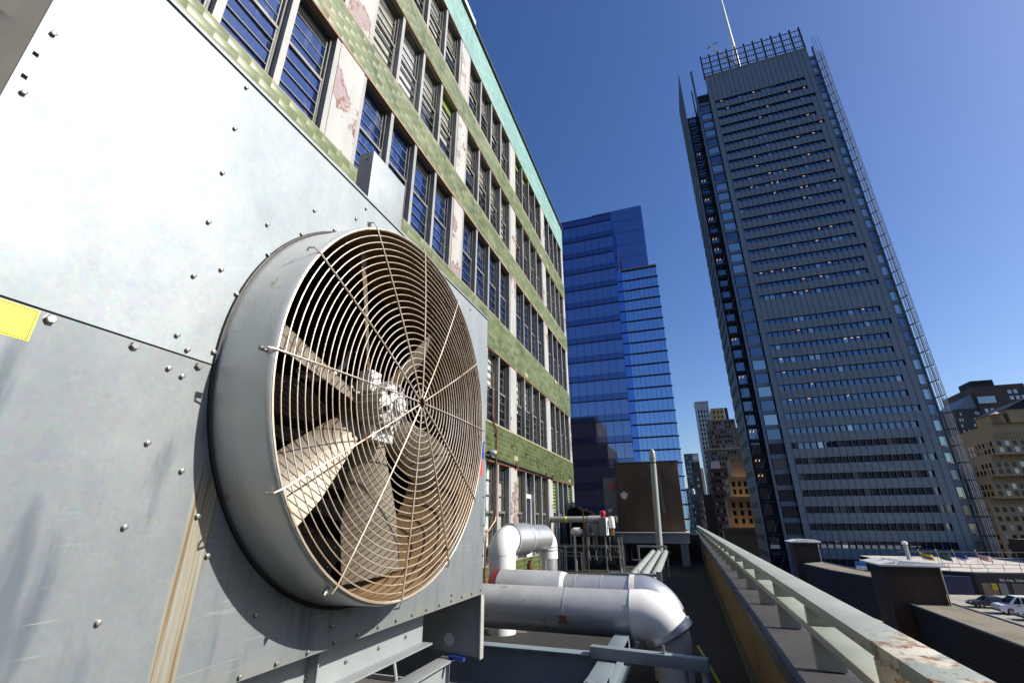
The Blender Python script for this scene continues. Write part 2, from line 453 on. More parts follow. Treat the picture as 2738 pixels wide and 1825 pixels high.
MT['muntin'] = simple('window_muntin', (0.17,0.17,0.16), (0.30,0.30,0.28), 6.0, 0.5, 0.1)
MT['caulk'] = simple('red_lead_primer', (0.42,0.09,0.045), (0.25,0.05,0.03), 3, 0.7)
MT['mortar'] = simple('mortar', (0.42,0.34,0.24), (0.50,0.44,0.32), 3, 0.9)
MT['blind'] = simple('beige_blind', (0.50,0.46,0.38), (0.60,0.56,0.48), 0.8, 0.8)
MT['blind_w'] = simple('white_blind', (0.68,0.70,0.70), (0.78,0.79,0.78), 0.8, 0.7)
MT['blind_o'] = simple('ochre_paper', (0.62,0.46,0.20), (0.72,0.58,0.32), 1.5, 0.8)
MT['mullion_b'] = simple('blue_grey_mullion', (0.36,0.40,0.43), (0.46,0.50,0.53), 2.0, 0.5, 0.1, 0.1, 40, (1,1,0.4))
MT['hoard'] = simple('dark_blue_hoarding', (0.012,0.022,0.09), (0.02,0.035,0.13), 1, 0.5)
MT['darkred'] = simple('dark_red_flange', (0.20,0.02,0.03), None, 4, 0.45)
MT['board'] = simple('brown_board', (0.27,0.20,0.13), (0.38,0.30,0.20), 1.5, 0.8)
MT['interior'] = simple('dark_interior', (0.016,0.018,0.022), (0.03,0.032,0.036), 1.0, 0.9)
MT['glass_w'] = reflective('old_window_glass', (0.93,0.96,1.0), (0.01,0.012,0.02), 0.05, 0.02, 0.06, 0.95, 1.2, 0.35)
MT['glass_blue'] = reflective('sky_tinted_glass', (0.62,0.76,1.0), (0.006,0.02,0.085), 0.36, 0.03, 0.10, 0.10, 1.6, 0.40)  # blue tint and body paint the reflected sky into the panes
MT['glass_tower'] = reflective('blue_curtain_glass', (0.52,0.64,1.0), (0.002,0.006,0.04), 0.42, 0.01, 0.02, 0.0, 0.05)
MT['glass_tower2'] = reflective('bright_curtain_glass', (0.58,0.76,1.0), (0.006,0.02,0.12), 0.74, 0.01, 0.02, 0.0, 0.05)
MT['spandrel_blue'] = reflective('blue_spandrel_glass', (0.40,0.52,0.95), (0.003,0.008,0.05), 0.30, 0.05, 0.02, 0.0, 0.05)
MT['slab_dark'] = simple('dark_slab_edge', (0.010,0.012,0.03), (0.016,0.02,0.045), 1, 0.5)
MT['glass_off'] = reflective('office_glass', (0.60,0.75,1.0), (0.006,0.012,0.03), 0.26, 0.02, 0.05, 0.0, 0.2)
MT['glass_off2'] = reflective('pale_office_glass', (0.85,0.95,1.0), (0.05,0.09,0.13), 0.45, 0.02, 0.05, 0.0, 0.2)
MT['screen'] = louvre_screen('ceramic_rod_screen')
MT['towersteel'] = simple('tower_steel', (0.20,0.25,0.32), (0.26,0.31,0.38), 0.5, 0.4, 0.3)
MT['towerdark'] = simple('tower_dark', (0.035,0.04,0.05), (0.05,0.06,0.07), 0.5, 0.6, 0.0, spec=0.12)
MT['rodfin'] = simple('pale_rod_fin', (0.50,0.46,0.41), (0.60,0.56,0.50), 0.4, 0.6, spec=0.2)
MT['finscreen'] = simple('rod_fin', (0.25,0.24,0.215), (0.33,0.315,0.28), 0.4, 0.6, 0, 0, 1, (1,1,6), spec=0.2)
MT['mast'] = simple('white_mast', (0.75,0.75,0.74), None, 1, 0.4)
MT['deckp'] = simple('sunlit_deck_plate', (0.52,0.54,0.52), (0.62,0.64,0.62), 2, 0.5)  # paler than the frame, paints the sunlit top edge into the colour
MT['rusttank'] = simple('brown_tank', (0.085,0.048,0.030), (0.14,0.085,0.055), 1.2, 0.65, 0.1, 0.15, 25, (1,1,0.4), spot=(0.19,0.13,0.10), sscale=2.2, sthr=0.63)
MT['tankgrey'] = simple('mauve_grey_steel', (0.16,0.15,0.17), (0.21,0.20,0.22), 1.5, 0.6)
MT['polegrey'] = simple('pole_grey', (0.36,0.39,0.37), (0.44,0.47,0.45), 2, 0.45, 0.1, 0, 60, (1,1,0.3))
MT['cabinet'] = simple('cabinet_grey', (0.22,0.25,0.27), (0.28,0.31,0.33), 3, 0.45, 0.2)
MT['red'] = simple('red_enamel', (0.55,0.03,0.05), None, 5, 0.35)
MT['copper'] = simple('copper_brown', (0.26,0.10,0.04), (0.38,0.17,0.08), 20, 0.45, 0.5)
MT['green_l'] = simple('lime_louvre', (0.38,0.52,0.10), (0.46,0.60,0.16), 3, 0.5)
MT['white'] = simple('white_paint', (0.76,0.76,0.74), None, 3, 0.45)
MT['asphalt'] = gravel('asphalt', (0.04,0.04,0.042), (0.065,0.063,0.06), 1.5)
MT['concrete'] = gravel('parking_concrete', (0.36,0.33,0.28), (0.46,0.43,0.37), 0.8)
MT['tangravel'] = gravel('tan_gravel', (0.20,0.17,0.12), (0.31,0.27,0.20), 3)
MT['whitegravel'] = gravel('white_gravel_roof', (0.55,0.50,0.44), (0.75,0.70,0.63), 2)
MT['cladding'] = simple('black_cladding', (0.012,0.013,0.016), (0.022,0.023,0.027), 1, 0.6, 0.1)
MT['brick_d'] = simple('dark_brick', (0.060,0.038,0.030), (0.095,0.062,0.048), 1.5, 0.85, 0, 0.2, 6)
MT['brown_st'] = simple('brown_masonry', (0.19,0.15,0.12), (0.27,0.22,0.17), 0.15, 0.85)
MT['dkbrown'] = simple('dark_brown_brick', (0.115,0.085,0.066), (0.16,0.125,0.10), 0.1, 0.85)
MT['tan'] = simple('tan_masonry', (0.46,0.32,0.165), (0.60,0.44,0.25), 0.12, 0.85, 0, 0, 1, (1,1,0.3))
MT['red_br'] = simple('red_brown_brick', (0.17,0.09,0.07), (0.24,0.14,0.11), 0.1, 0.85)
MT['paleblue'] = simple('pale_tower_stone', (0.46,0.50,0.53), (0.55,0.59,0.62), 0.1, 0.6)
MT['greyb'] = simple('grey_masonry', (0.22,0.23,0.24), (0.31,0.32,0.33), 0.1, 0.8)
MT['whiteb'] = simple('white_render', (0.66,0.64,0.60), (0.74,0.72,0.68), 0.1, 0.8)
MT['darkwin'] = reflective('far_window_glass', (0.75,0.85,1.0), (0.010,0.012,0.016), 0.045, 0.05, 0.0)
MT['palewin'] = reflective('far_pale_window', (0.85,0.95,1.0), (0.25,0.30,0.33), 0.25, 0.05, 0.0)
MT['wood'] = simple('tank_cedar', (0.42,0.25,0.13), (0.55,0.36,0.20), 0.6, 0.8, 0, 0, 1, (1,1,8))
MT['tyre'] = simple('tyre', (0.02,0.02,0.02), None, 5, 0.8)
MT['van_w'] = simple('van_white', (0.78,0.78,0.78), None, 1, 0.25)
MT['car_s'] = simple('car_silver', (0.50,0.54,0.60), None, 1, 0.25, 0.5)
MT['car_g'] = simple('car_grey', (0.10,0.10,0.11), None, 1, 0.25, 0.3)
MT['carglass'] = reflective('car_glass', (0.8,0.9,1.0), (0.01,0.012,0.014), 0.10, 0.02)
MT['hub'] = simple('wheel_hub', (0.45,0.45,0.46), None, 1, 0.35, 0.6)
for nm, c in dict(f_y=(0.75,0.50,0.02), f_g=(0.02,0.12,0.08), f_b=(0.02,0.04,0.30), f_w=(0.80,0.80,0.80), f_r=(0.60,0.03,0.06)).items():
    MT[nm] = simple('flag_'+nm[-1], c, None, 2, 0.8)

# ================================================================ the terrace and its parapet
UF = -2.0          # front plane of the condenser cabinet
FX = -5.6          # facade plane of the loft building
Y0, Y1 = 0.48, 4.706
ZB, ZS, ZT = -0.675, 0.679, 2.281
FC = (2.667, 0.748)

mb = MB().box(-5.55, 0.49, -4.0, 60.0, ROOF-0.3, ROOF)
mb.build('terrace_roof', MT['roofing'], kind='structure')
g = bpy.data.objects['terrace_roof']
for k, (x0, x1, y0, y1) in enumerate([(-4.9,-2.6,13.2,13.9),(-5.2,-3.4,11.4,12.0),(-3.0,-1.4,14.6,15.1),(-4.4,-3.0,16.6,17.3),(-3.6,-2.6,10.2,10.6),(-2.2,-0.9,17.8,18.4),(-5.0,-2.9,5.2,6.1),(-4.6,-3.0,9.0,9.5)]):
    MB().prism([(x0,y0),(x1,y0+0.1),(x1-0.05,y1),(x0+0.1,y1-0.08)], 'z', ROOF+0.001, ROOF+0.006).build('sunlit_roof_patch', MT['patch'], g)  # paler sheets stand for patches of sunlight on the roof

# street ground, below everything
MB().box(-3000, 3000, -1500, 4500, STREET-1, STREET).build('street', MT['asphalt'], kind='structure')

# parapet wall with its flashing
PX = 0.515; LZ = -0.905
pw = thing('parapet_wall', (0.8, 10, ROOF), 'ochre plastered parapet wall with dark metal ledge under the grey railing', 'wall')
MB().box(PX+0.03, 1.25, -4, 48, STREET+0.01, LZ-0.06).build('wall', MT['plaster'], pw)
lg = 1.15
yy = -4.0
while yy < 48:
    MB().prism([(PX-0.012, LZ-0.012), (1.29, LZ-0.03), (1.29, LZ-0.055), (PX-0.012, LZ-0.055)], 'y', yy+0.003, yy+2.4-0.003).build('ledge_sheet', MT['ledge'], pw, bevel=0.004)
    yy += 2.4
MB().box(PX-0.03, PX-0.0125, -4, 48, LZ-0.075, LZ-0.004).build('drip_edge', MT['flash'], pw)
MB().box(PX-0.010, PX+0.029, -4, 48, LZ-0.14, LZ-0.0755).build('flashing', MT['flash'], pw)
MB().box(0.491, PX+0.029, -4, 48, ROOF+0.001, ROOF+0.14).build('base_flashing', MT['moss'], pw)

# railing: wide flat top rail, wide flat middle rail, box posts
rl = thing('railing', (0.77, 10, LZ), 'grey green steel railing with wide flat rails and rust near its close end', 'railing')
RX0, RX1 = 0.672, 0.860
RZ = -0.482
y = -2.2; joints = []
while y < 47:
    L = 1.55
    MB().box(RX0, RX1, y+0.0015, y+L-0.0015, RZ-0.058, RZ).build('top_rail', MT['rail'], rl, bevel=0.004)
    y += L
y = -2.2
while y < 47:
    MB().box(RX0+0.004, RX1-0.004, y+0.001, y+1.549, RZ-0.225, RZ-0.180).build('middle_rail', MT['rail'], rl, bevel=0.004)
    y += 1.55
pm = MB().box(0, 0.168, 0, 0.058, 0, LZ*-1+RZ-0.06).mesh('post', MT['rail'], bevel=0.003)
bm_ = MB().box(-0.012, 0.14, -0.03, 0.1, 0, 0.008).mesh('base_plate', MT['rail'])
y = -1.37
while y < 46:
    o = inst(pm, 'post', rl, (RX0+0.010, y, LZ-0.010))
    y += 1.345

# ================================================================ condenser cabinet with the big fan
cu_ = thing('condenser_unit', (-2.9, 2.6, ZB-0.53), 'large galvanised sheet metal condenser cabinet with round caged fan', 'air conditioner')
def hole_pts(z, r, up):
    a = math.asin((z-FC[1])/r)
    if up: return [(FC[0]+r*math.cos(t), FC[1]+r*math.sin(t)) for t in [math.pi-a+( a-(math.pi-a))*i/72 for i in range(73)]]
    lo0, lo1 = math.pi-a, 2*math.pi+a
    return [(FC[0]+r*math.cos(t), FC[1]+r*math.sin(t)) for t in [lo0+(lo1-lo0)*i/72 for i in range(73)]]
rh = 1.185
up_poly = [(Y0, ZS+0.004)] + hole_pts(ZS+0.004, rh, True) + [(Y1, ZS+0.004), (Y1, ZT), (Y0, ZT)]
lo_poly = [(Y0, ZS-0.004)] + hole_pts(ZS-0.004, rh, False) + [(Y1, ZS-0.004), (Y1, ZB), (Y0, ZB)]
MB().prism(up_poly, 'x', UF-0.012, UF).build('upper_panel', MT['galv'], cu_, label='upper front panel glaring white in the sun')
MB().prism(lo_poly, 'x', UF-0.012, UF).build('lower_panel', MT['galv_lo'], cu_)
MB().box(UF-0.02, UF-0.0125, Y0, FC[0]-1.19, ZS-0.03, ZS+0.03).build('seam_strip', MT['darksteel'], cu_)
XB = -3.9
MB().box(XB, UF-0.0125, Y0+0.001, Y0+0.012, ZB, ZT-0.001).build('end_panel', MT['galv3'], cu_)
MB().box(XB, UF-0.0125, Y1-0.012, Y1-0.001, ZB, ZT-0.001).build('end_panel', MT['galv'], cu_)
MB().box(XB-0.012, XB-0.0005, Y0, Y1, ZB, ZT).build('back_panel', MT['galv'], cu_)
MB().box(XB, UF-0.02, Y0+0.013, Y1-0.013, ZT-0.012, ZT-0.003).build('top_panel', MT['galv'], cu_)
MB().box(XB, UF-0.02, Y0+0.013, Y1-0.013, ZB+0.002, ZB+0.012).build('floor_panel', MT['black'], cu_)
MB().box(UF-0.05, UF+0.012, Y0, Y1, ZT+0.002, ZT+0.020).build('top_trim', MT['galv'], cu_, bevel=0.002)
hd = MB().tube([(-2.62,Y0-0.012,2.03),(-2.62,Y0-0.05,2.03),(-2.50,Y0-0.05,2.03),(-2.50,Y0-0.012,2.03)], 0.012, 8).build('end_handle', MT['darksteel'], cu_, smooth=True)
# coil behind the fan
coil = MB().box(-2.95, -2.85, Y0+0.05, Y1-0.05, ZB+0.03, ZT-0.05)
coil.build('coil_block', MT['fill'], cu_)
dots = MB()
for i in range(46):
    for j in range(34):
        yy_, zz_ = 1.3+i*0.06, -0.5+j*0.072
        if random.random() < 0.22:
            dots.box(-2.851, -2.83, yy_, yy_+0.008, zz_, zz_+0.005)
dots.build('coil_fin_ends', MT['cabinet'], cu_, kind='stuff')
# shroud ring
sh = MB().lathe((UF, FC[0], FC[1]), (1,0,0), [(0.0,1.226),(0.02,1.219),(0.12,1.213),(0.30,1.208),(0.325,1.203),(0.332,1.196),(0.326,1.190),(0.31,1.188)], 128).build('fan_shroud', MT['galv2'], cu_, smooth=True, angle=60)
MB().lathe((UF, FC[0], FC[1]), (1,0,0), [(0.31,1.1875),(0.1,1.182),(-0.05,1.180),(-0.35,1.180)], 128).build('inner_sleeve', MT['rust'], cu_, smooth=True, label='rust brown inside of the fan ring')
MB().tube([(UF+0.006, FC[0]+1.231*math.cos(t), FC[1]+1.231*math.sin(t)) for t in [2*math.pi*i/128 for i in range(128)]], 0.010, 6, True).build('gasket', MT['flash'], cu_, smooth=True)
# guard: concentric wire rings on a shallow dome, twelve spokes
def dome(r): return UF + 0.330 + 0.055*(1-(r/1.2)**2)
NR = 27
for j in range(NR):
    r = 0.045 + (1.190-0.045)*j/(NR-1)
    wob = random.uniform(-0.002, 0.002)
    n = 40 if j < 5 else 96
    pts = [(dome(r)+wob, FC[0]+r*math.cos(t), FC[1]+r*math.sin(t)) for t in [2*math.pi*i/n for i in range(n)]]
    MB().tube(pts, 0.0036 if j < NR-1 else 0.008, 6, True).build('guard_ring', MT['wire'], cu_, smooth=True)
for k in range(12):
    th = R(30*k + 1.0)
    pts = [(dome(r)+0.0075, FC[0]+r*math.cos(th), FC[1]+r*math.sin(th)) for r in [0.035+1.165*i/14 for i in range(15)]]
    pts += [(UF+0.325, FC[0]+1.232*math.cos(th), FC[1]+1.232*math.sin(th)), (UF+0.29, FC[0]+1.238*math.cos(th), FC[1]+1.238*math.sin(th)), (UF+0.27, FC[0]+1.225*math.cos(th), FC[1]+1.225*math.sin(th))]
    s_ = MB().tube(pts, 0.0050, 6).build('guard_spoke', MT['wire'], cu_, smooth=True)
    if k % 2 == 0:
        c = Vector((UF+0.285, FC[0]+1.222*math.cos(th), FC[1]+1.222*math.sin(th)))
        d = Vector((0, math.cos(th), math.sin(th)))
        MB().cyl(c-d*0.01, c+d*0.022, 0.012, n=6).build('clip_bolt', MT['bolt'], s_)
# blades
for k in range(6):
    th0 = R(103 + 60*k)
    er = Vector((0, math.cos(th0), math.sin(th0))); et = Vector((0, -math.sin(th0), math.cos(th0))); ex = Vector((1,0,0))
    vs = []; NRr, NC = 8, 6
    for i in range(NRr+1):
        t = i/NRr; r = 0.17 + t*(1.13-0.17)
        ch = 0.20 + 0.16*min(1, t*1.6) + 0.03*t
        p = R(44 - 10*t)
        for j in range(NC+1):
            s = j/NC - 0.5
            camb = 0.030*(1-4*s*s)
            q = er*r + (et*math.cos(p) + ex*math.sin(p))*(s*ch) + (ex*math.cos(p) - et*math.sin(p))*camb
            vs.append(Vector((UF-0.06, FC[0], FC[1])) + q)
    n = len(vs); nn = NC+1
    nrm = (ex*0.006)
    allv = vs + [v - nrm for v in vs]
    fs = []
    for i in range(NRr):
        for j in range(NC):
            a = i*nn+j
            fs.append((a, a+1, a+nn+1, a+nn)); fs.append((n+a, n+a+nn, n+a+nn+1, n+a+1))
    for i in range(NRr):
        a = i*nn; fs.append((a, a+nn, n+a+nn, n+a)); a = i*nn+NC; fs.append((a, n+a, n+a+nn, a+nn))
    for j in range(NC):
        a = j; fs.append((a, n+a, n+a+1, a+1)); a = NRr*nn+j; fs.append((a, a+1, n+a+1, n+a))
    m = MB(); m._add(allv, fs)
    m.build('fan_blade', MT['blade'], cu_, smooth=True)
# hub, motor with ribs and its mounting arms
hub = MB().lathe((UF-0.14, FC[0], FC[1]), (1,0,0), [(0,0.0),(0,0.20),(0.05,0.20),(0.07,0.12),(0.12,0.10),(0.12,0.0)], 32).build('fan_hub', MT['blade'], cu_, smooth=True)
mo = MB().lathe((UF-0.02, FC[0]-0.03, FC[1]-0.01), (1,0,0), [(0,0.0),(0,0.14),(0.03,0.15),(0.20,0.15),(0.22,0.13),(0.24,0.06),(0.27,0.055),(0.27,0.0)], 28).build('fan_motor', MT['motor'], cu_, smooth=True)
ribs = MB()
for k in range(20):
    th = 2*math.pi*k/20
    d = Vector((0, math.cos(th), math.sin(th))); c = Vector((UF, FC[0]-0.03, FC[1]-0.01))
    ribs.bar(c+d*0.15+Vector((0.02,0,0)), c+d*0.15+Vector((0.19,0,0)), 0.012, 0.045, up=d)
ribs.build('cooling_ribs', MT['motor'], mo)
for k in range(6):
    th = R(20+60*k)
    MB().cyl((UF+0.19, FC[0]-0.03+0.12*math.cos(th), FC[1]-0.01+0.12*math.sin(th)), (UF+0.225, FC[0]-0.03+0.12*math.cos(th), FC[1]-0.01+0.12*math.sin(th)), 0.02, n=6).build('motor_bolt', MT['darksteel'], mo)
MB().box(UF+0.03, UF+0.13, FC[0]-0.23, FC[0]-0.12, FC[1]+0.06, FC[1]+0.20).build('terminal_box', MT['motor'], mo, bevel=0.008)
MB().box(UF+0.02, UF+0.12, FC[0]-0.14, FC[0]+0.10, FC[1]-0.25, FC[1]-0.15).build('motor_foot', MT['motor'], mo, bevel=0.006)
for zz_ in (-0.16, 0.16):
    MB().bar((UF-0.32, FC[0]-1.17, FC[1]+zz_), (UF-0.32, FC[0]+1.17, FC[1]+zz_), 0.05, 0.05).build('motor_support', MT['black'], cu_)
MB().tube(arc((UF-0.2, FC[0]-0.30, FC[1]+0.36), (0,-0.25,-1), (0,1,0.2), 0.22, -0.5, 1.6, 12), 0.022, 8).build('cable_loop', MT['motor'], cu_, smooth=True)
# bolts
BOLTS = [(0.518,1.689),(0.521,1.394),(1.232,2.228),(1.233,1.932),(1.235,1.639),(1.236,1.343),(1.239,1.049),(1.355,1.145),(1.461,1.064),(1.241,0.756),(1.3,0.708),(1.42,0.739),(1.245,0.605),(1.308,0.588),(1.246,0.292),(1.411,0.199),(1.249,-0.02),(1.618,-0.141),(1.252,-0.331),(1.841,1.844),(2.308,2.197),(1.542,1.534),(1.778,1.627),(2.031,1.824),(2.22,2.044),(1.584,1.368),(4.02,-0.597),(4.68,0.235),(4.689,0.806),(4.694,-0.045),(4.687,-0.329),(1.94,-0.42),(2.5,-0.56),(3.5,-0.30),(1.53,0.02),(3.85,1.95),(3.3,2.2),(4.2,2.2),(4.4,1.6)]
BOLTS += [(1.91+0.2105*i, -0.655+0.0016*i) for i in range(14)]
bolt_m = MB().lathe((0,0,0), (1,0,0), [(0,0.0125),(0.0015,0.0125),(0.0015,0.0098),(0.013,0.0098),(0.0145,0.007),(0.0145,0.0)], 12).mesh('bolt', MT['bolt'], smooth=True)
hex_m = MB().lathe((0,0,0), (1,0,0), [(0,0.021),(0.002,0.021),(0.002,0.017),(0.014,0.017),(0.016,0.014),(0.016,0.0)], 6).mesh('large_bolt', MT['bolt'])
for (y_, z_) in BOLTS:
    inst(bolt_m, 'bolt', cu_, (UF-0.0008, y_, z_), rot=(random.uniform(0,1),0,0))
for (y_, z_) in [(0.82,0.654),(1.094,0.654),(1.368,0.654)]:
    inst(hex_m, 'large_bolt', cu_, (UF-0.0008, y_, z_), rot=(random.uniform(0,1),0,0))
for (y_, z_) in [(0.505,1.565),(0.506,1.455)]:
    MB().box(UF-0.001, UF+0.0012, y_-0.008, y_+0.008, z_-0.008, z_+0.008).build('square_hole', MT['black'], cu_)
lb = MB().box(UF, UF+0.0012, 0.55, 0.789, 0.560, 0.671).build('warning_label', MT['yellow'], cu_, label='plain yellow sticker with thin black border')
for (a, b, c, d) in [(0.555,0.783,0.5640,0.5662),(0.555,0.783,0.6640,0.6662),(0.7808,0.783,0.5664,0.6638)]:
    MB().box(UF+0.0013, UF+0.0018, a, b, c, d).build('label_border', MT['ink'], lb)
MB().box(UF, UF+0.0015, 4.54, 4.67, 0.62, 0.80).build('blue_sticker', MT['blue_st'], cu_)
MB().box(UF, UF+0.0015, 4.48, 4.64, 0.44, 0.60).build('red_sticker', MT['red_st'], cu_)
# base rails and corner legs
ba = MB().box(-2.235, -2.22, Y0+0.02, 3.95, ZB-0.28, ZB-0.001).box(-2.22, -2.12, Y0+0.02, 3.95, ZB-0.28, ZB-0.268).build('base_rail', MT['steel'], cu_)
for yy_ in (1.35, 2.6):
    MB().box(-2.219, -2.14, yy_, yy_+0.01, ZB-0.267, ZB-0.002).build('stiffener', MT['steel'], ba)
for i in range(9):
    inst(bolt_m, 'bolt', cu_, (-2.2195, 0.8+i*0.36, ZB-0.18))
# corner leg: shaded plate with a round hole and a bright front flange
cpts = [(-2.33+0.055*math.cos(t), ZB-0.40+0.055*math.sin(t)) for t in [2*math.pi*i/24 for i in range(24)]]
lg_ = MB()
bm2 = bmesh.new()
lg_.prism([(-2.95,ZB-0.002),(-2.005,ZB-0.002),(-2.005,ZB-0.53),(-2.40,ZB-0.50),(-2.95,ZB-0.45)], 'y', Y1-0.03, Y1-0.018)
leg = lg_.build('corner_leg', MT['steel'], cu_)
MB().box(-2.0045, -1.992, Y1-0.045, Y1+0.03, ZB-0.54, ZB-0.004).build('leg_flange', MT['galv2'], leg)
MB().prism(cpts, 'y', Y1-0.0305, Y1-0.0302).build('round_hole', MT['white_rough'], leg)
leg2 = MB().prism([(-2.95,ZB-0.002),(-2.005,ZB-0.002),(-2.005,ZB-0.53),(-2.95,ZB-0.45)], 'y', Y0+0.03, Y0+0.042).build('corner_leg', MT['steel'], cu_)
MB().box(-3.9, -3.8, Y1-0.3, Y1-0.05, ZB-0.53, ZB-0.001).build('corner_leg', MT['steel'], cu_)
MB().box(-3.9, -3.8, Y0+0.05, Y0+0.3, ZB-0.53, ZB-0.001).build('corner_leg', MT['steel'], cu_)

# thin box standing on the cabinet's top edge
bx = thing('control_box', (-2.08, 2.56, ZT), 'thin upright sheet metal box standing on top of the fan cabinet', 'metal box')
MB().box(-2.16, -2.022, 2.338, 2.80, ZT+0.0205, 2.80).build('box_body', MT['galv'], bx, bevel=0.003)
for zz_ in (2.42, 2.74):
    MB().cyl((-2.09, 2.338, zz_), (-2.09, 2.330, zz_), 0.011, n=8).build('screw', MT['bolt'], bx)
jb = thing('cable_gland', (-2.2, 2.20, ZT), 'small black cable gland beside the upright metal box', 'cable fitting')
MB().cyl((-2.10, 2.05, ZT+0.022), (-2.10, 2.05, ZT+0.085), 0.022, n=10).build('gland_nut', MT['darksteel'], jb)
MB().tube([(-2.10,2.05,ZT+0.07),(-2.12,2.10,ZT+0.10),(-2.20,2.20,ZT+0.09),(-2.22,2.335,ZT+0.06)], 0.03, 8).build('cable', MT['flash'], jb, smooth=True)

# ================================================================ the tiled loft building behind the cabinet
lo = thing('loft_building', (-9, 12, ROOF), 'green glazed tile factory building with long bands of grey sash windows', 'building')
PIL = [(0.0, 0.50), (5.07, 5.83), (10.35, 10.98), (15.51, 16.15), (20.52, 21.13), (25.25, 25.62)]
ENDY = 25.72
ROWS = [(-1.25, 1.74), (3.00, 5.46), (6.86, 9.42), (10.46, 12.95), (14.06, 16.50)]    # sill and head of each window band
TOPZ = 18.45
GX = FX - 0.175          # plane of the sashes
# body behind the skin
MB().box(-16, FX-0.55, -6, ENDY-0.03, STREET+0.01, TOPZ-0.3).build('inner_body', MT['interior'], lo)
bands = [(ROOF+0.001, ROWS[0][0]), (ROWS[0][1], ROWS[1][0]), (ROWS[1][1], ROWS[2][0]), (ROWS[2][1], ROWS[3][0]), (ROWS[3][1], ROWS[4][0]), (ROWS[4][1], TOPZ-0.10)]
for (a, b) in bands:
    MB().box(FX-0.5, FX-0.0028, -6, ENDY, a, b).build('spandrel_wall', MT['mortar'], lo)
MB().box(FX-0.5, FX-0.010, -6, 0.0, ROWS[0][0], ROWS[4][1]).build('wall', MT['mortar'], lo)
# end wall round the corner
MB().box(-16, FX-0.51, ENDY-0.029, ENDY, STREET+0.01, TOPZ-0.3).build('end_wall', MT['dkbrown'], lo)
MB().box(-16.1, FX+0.10, -6.1, ENDY+0.10, TOPZ-0.095, TOPZ-0.02).build('coping', MT['darksteel'], lo)
MB().box(-16.1, FX+0.06, -6.1, ENDY+0.06, TOPZ-0.019, TOPZ+0.05).build('coping_trim', MT['mullion'], lo)
# pilasters
for i, (a, b) in enumerate(PIL):
    for (z0, z1) in ROWS:
        MB().box(FX-0.45, FX-0.006, a, b, z0+0.001, z1-0.001).build('pilaster', MT['pilaster'], lo)
MB().box(FX-0.45, FX-0.006, -6, -0.001, ROWS[2][0], ROWS[4][1]).build('pilaster', MT['pilaster'], lo)
# taller block further back, its corner just showing above the coping
MB().box(-16, FX-0.9, -6, 13.2, TOPZ+0.06, TOPZ+3.6).build('penthouse_wall', MT['whiteb'], lo)
MB().box(FX-0.899, FX-0.86, 7.0, 12.9, TOPZ+1.0, TOPZ+3.0).build('penthouse_window', MT['glass_blue'], lo)

# --- tiles: each one a piece; the 300 that show largest are separate objects
TW, TH = 0.402, 0.1555
MT['tile_g'] = tile_mat('green_glazed_tile', (0.065,0.088,0.036), (0.135,0.165,0.078), (0.20,0.23,0.14), TW, TH, 0.0, 0.0, 0.10)
MT['tile_t'] = tile_mat('turquoise_glazed_tile', (0.16,0.30,0.28), (0.205,0.36,0.335), (0.26,0.42,0.395), TW, TH, 0.0, 0.0, 0.10)
tl = MB().box(-0.009, 0.0, 0.004, TW-0.004, 0.004, TH-0.004)
me_g = tl.mesh('tile', MT['tile_g'], bevel=0.0012); me_t = tl.mesh('tile', MT['tile_t'], bevel=0.0012)
tiles = []
for bi, (a, b) in enumerate(bands):
    k0 = math.ceil(a/TH - 0.35); k1 = math.floor(b/TH + 0.35)
    for k in range(k0, k1):
        z0 = max(k*TH, a); z1 = min((k+1)*TH, b)
        if z1 - z0 < 0.03: continue
        sh_ = 0.5*(abs(k) % 2)
        for c in range(-5, 66):
            y0_ = (c - sh_)*TW; y1_ = y0_ + TW
            y0_ = max(y0_, -1.0); y1_ = min(y1_, ENDY)
            if y1_ - y0_ < 0.05: continue
            d2 = y0_*y0_ + FX*FX + z0*z0
            # what the cabinet hides does not count among the largest
            s = abs(FX)/d2**1.5
            hid = (z0*2.0/5.6 < ZT) and (0.45 < y0_*2.0/5.6 < Y1) and (z0*2.0/5.6 > ZB)
            vis = y0_ > 1.9 and not hid and not (y0_ < 5.0 and z0 > 10)
            tiles.append((s if vis else 0, bi, y0_, y1_, z0, z1))
tiles.sort(reverse=True)
rest_g, rest_t = MB(), MB()
nob = 0
for i, (s, bi, y0_, y1_, z0, z1) in enumerate(tiles):
    full = abs(y1_-y0_-TW) < 1e-6 and abs(z1-z0-TH) < 1e-6
    if random.random() < 0.004: continue            # lost tiles
    dx = random.uniform(-0.0008, 0.0008)
    if nob < 300 and s > 0 and full:
        o = inst(me_t if bi == 5 else me_g, 'tile', lo, (FX+dx, y0_, z0), rot=(0, random.uniform(-0.002,0.002), random.uniform(-0.002,0.002)))
        nob += 1
    else:
        (rest_t if bi == 5 else rest_g).box(FX-0.009+dx, FX+dx, y0_+0.004, y1_-0.004, z0+0.004, z1-0.004)
rest_g.build('glazed_tiles', MT['tile_g'], lo, kind='stuff')
rest_t.build('glazed_tiles', MT['tile_t'], lo, kind='stuff')

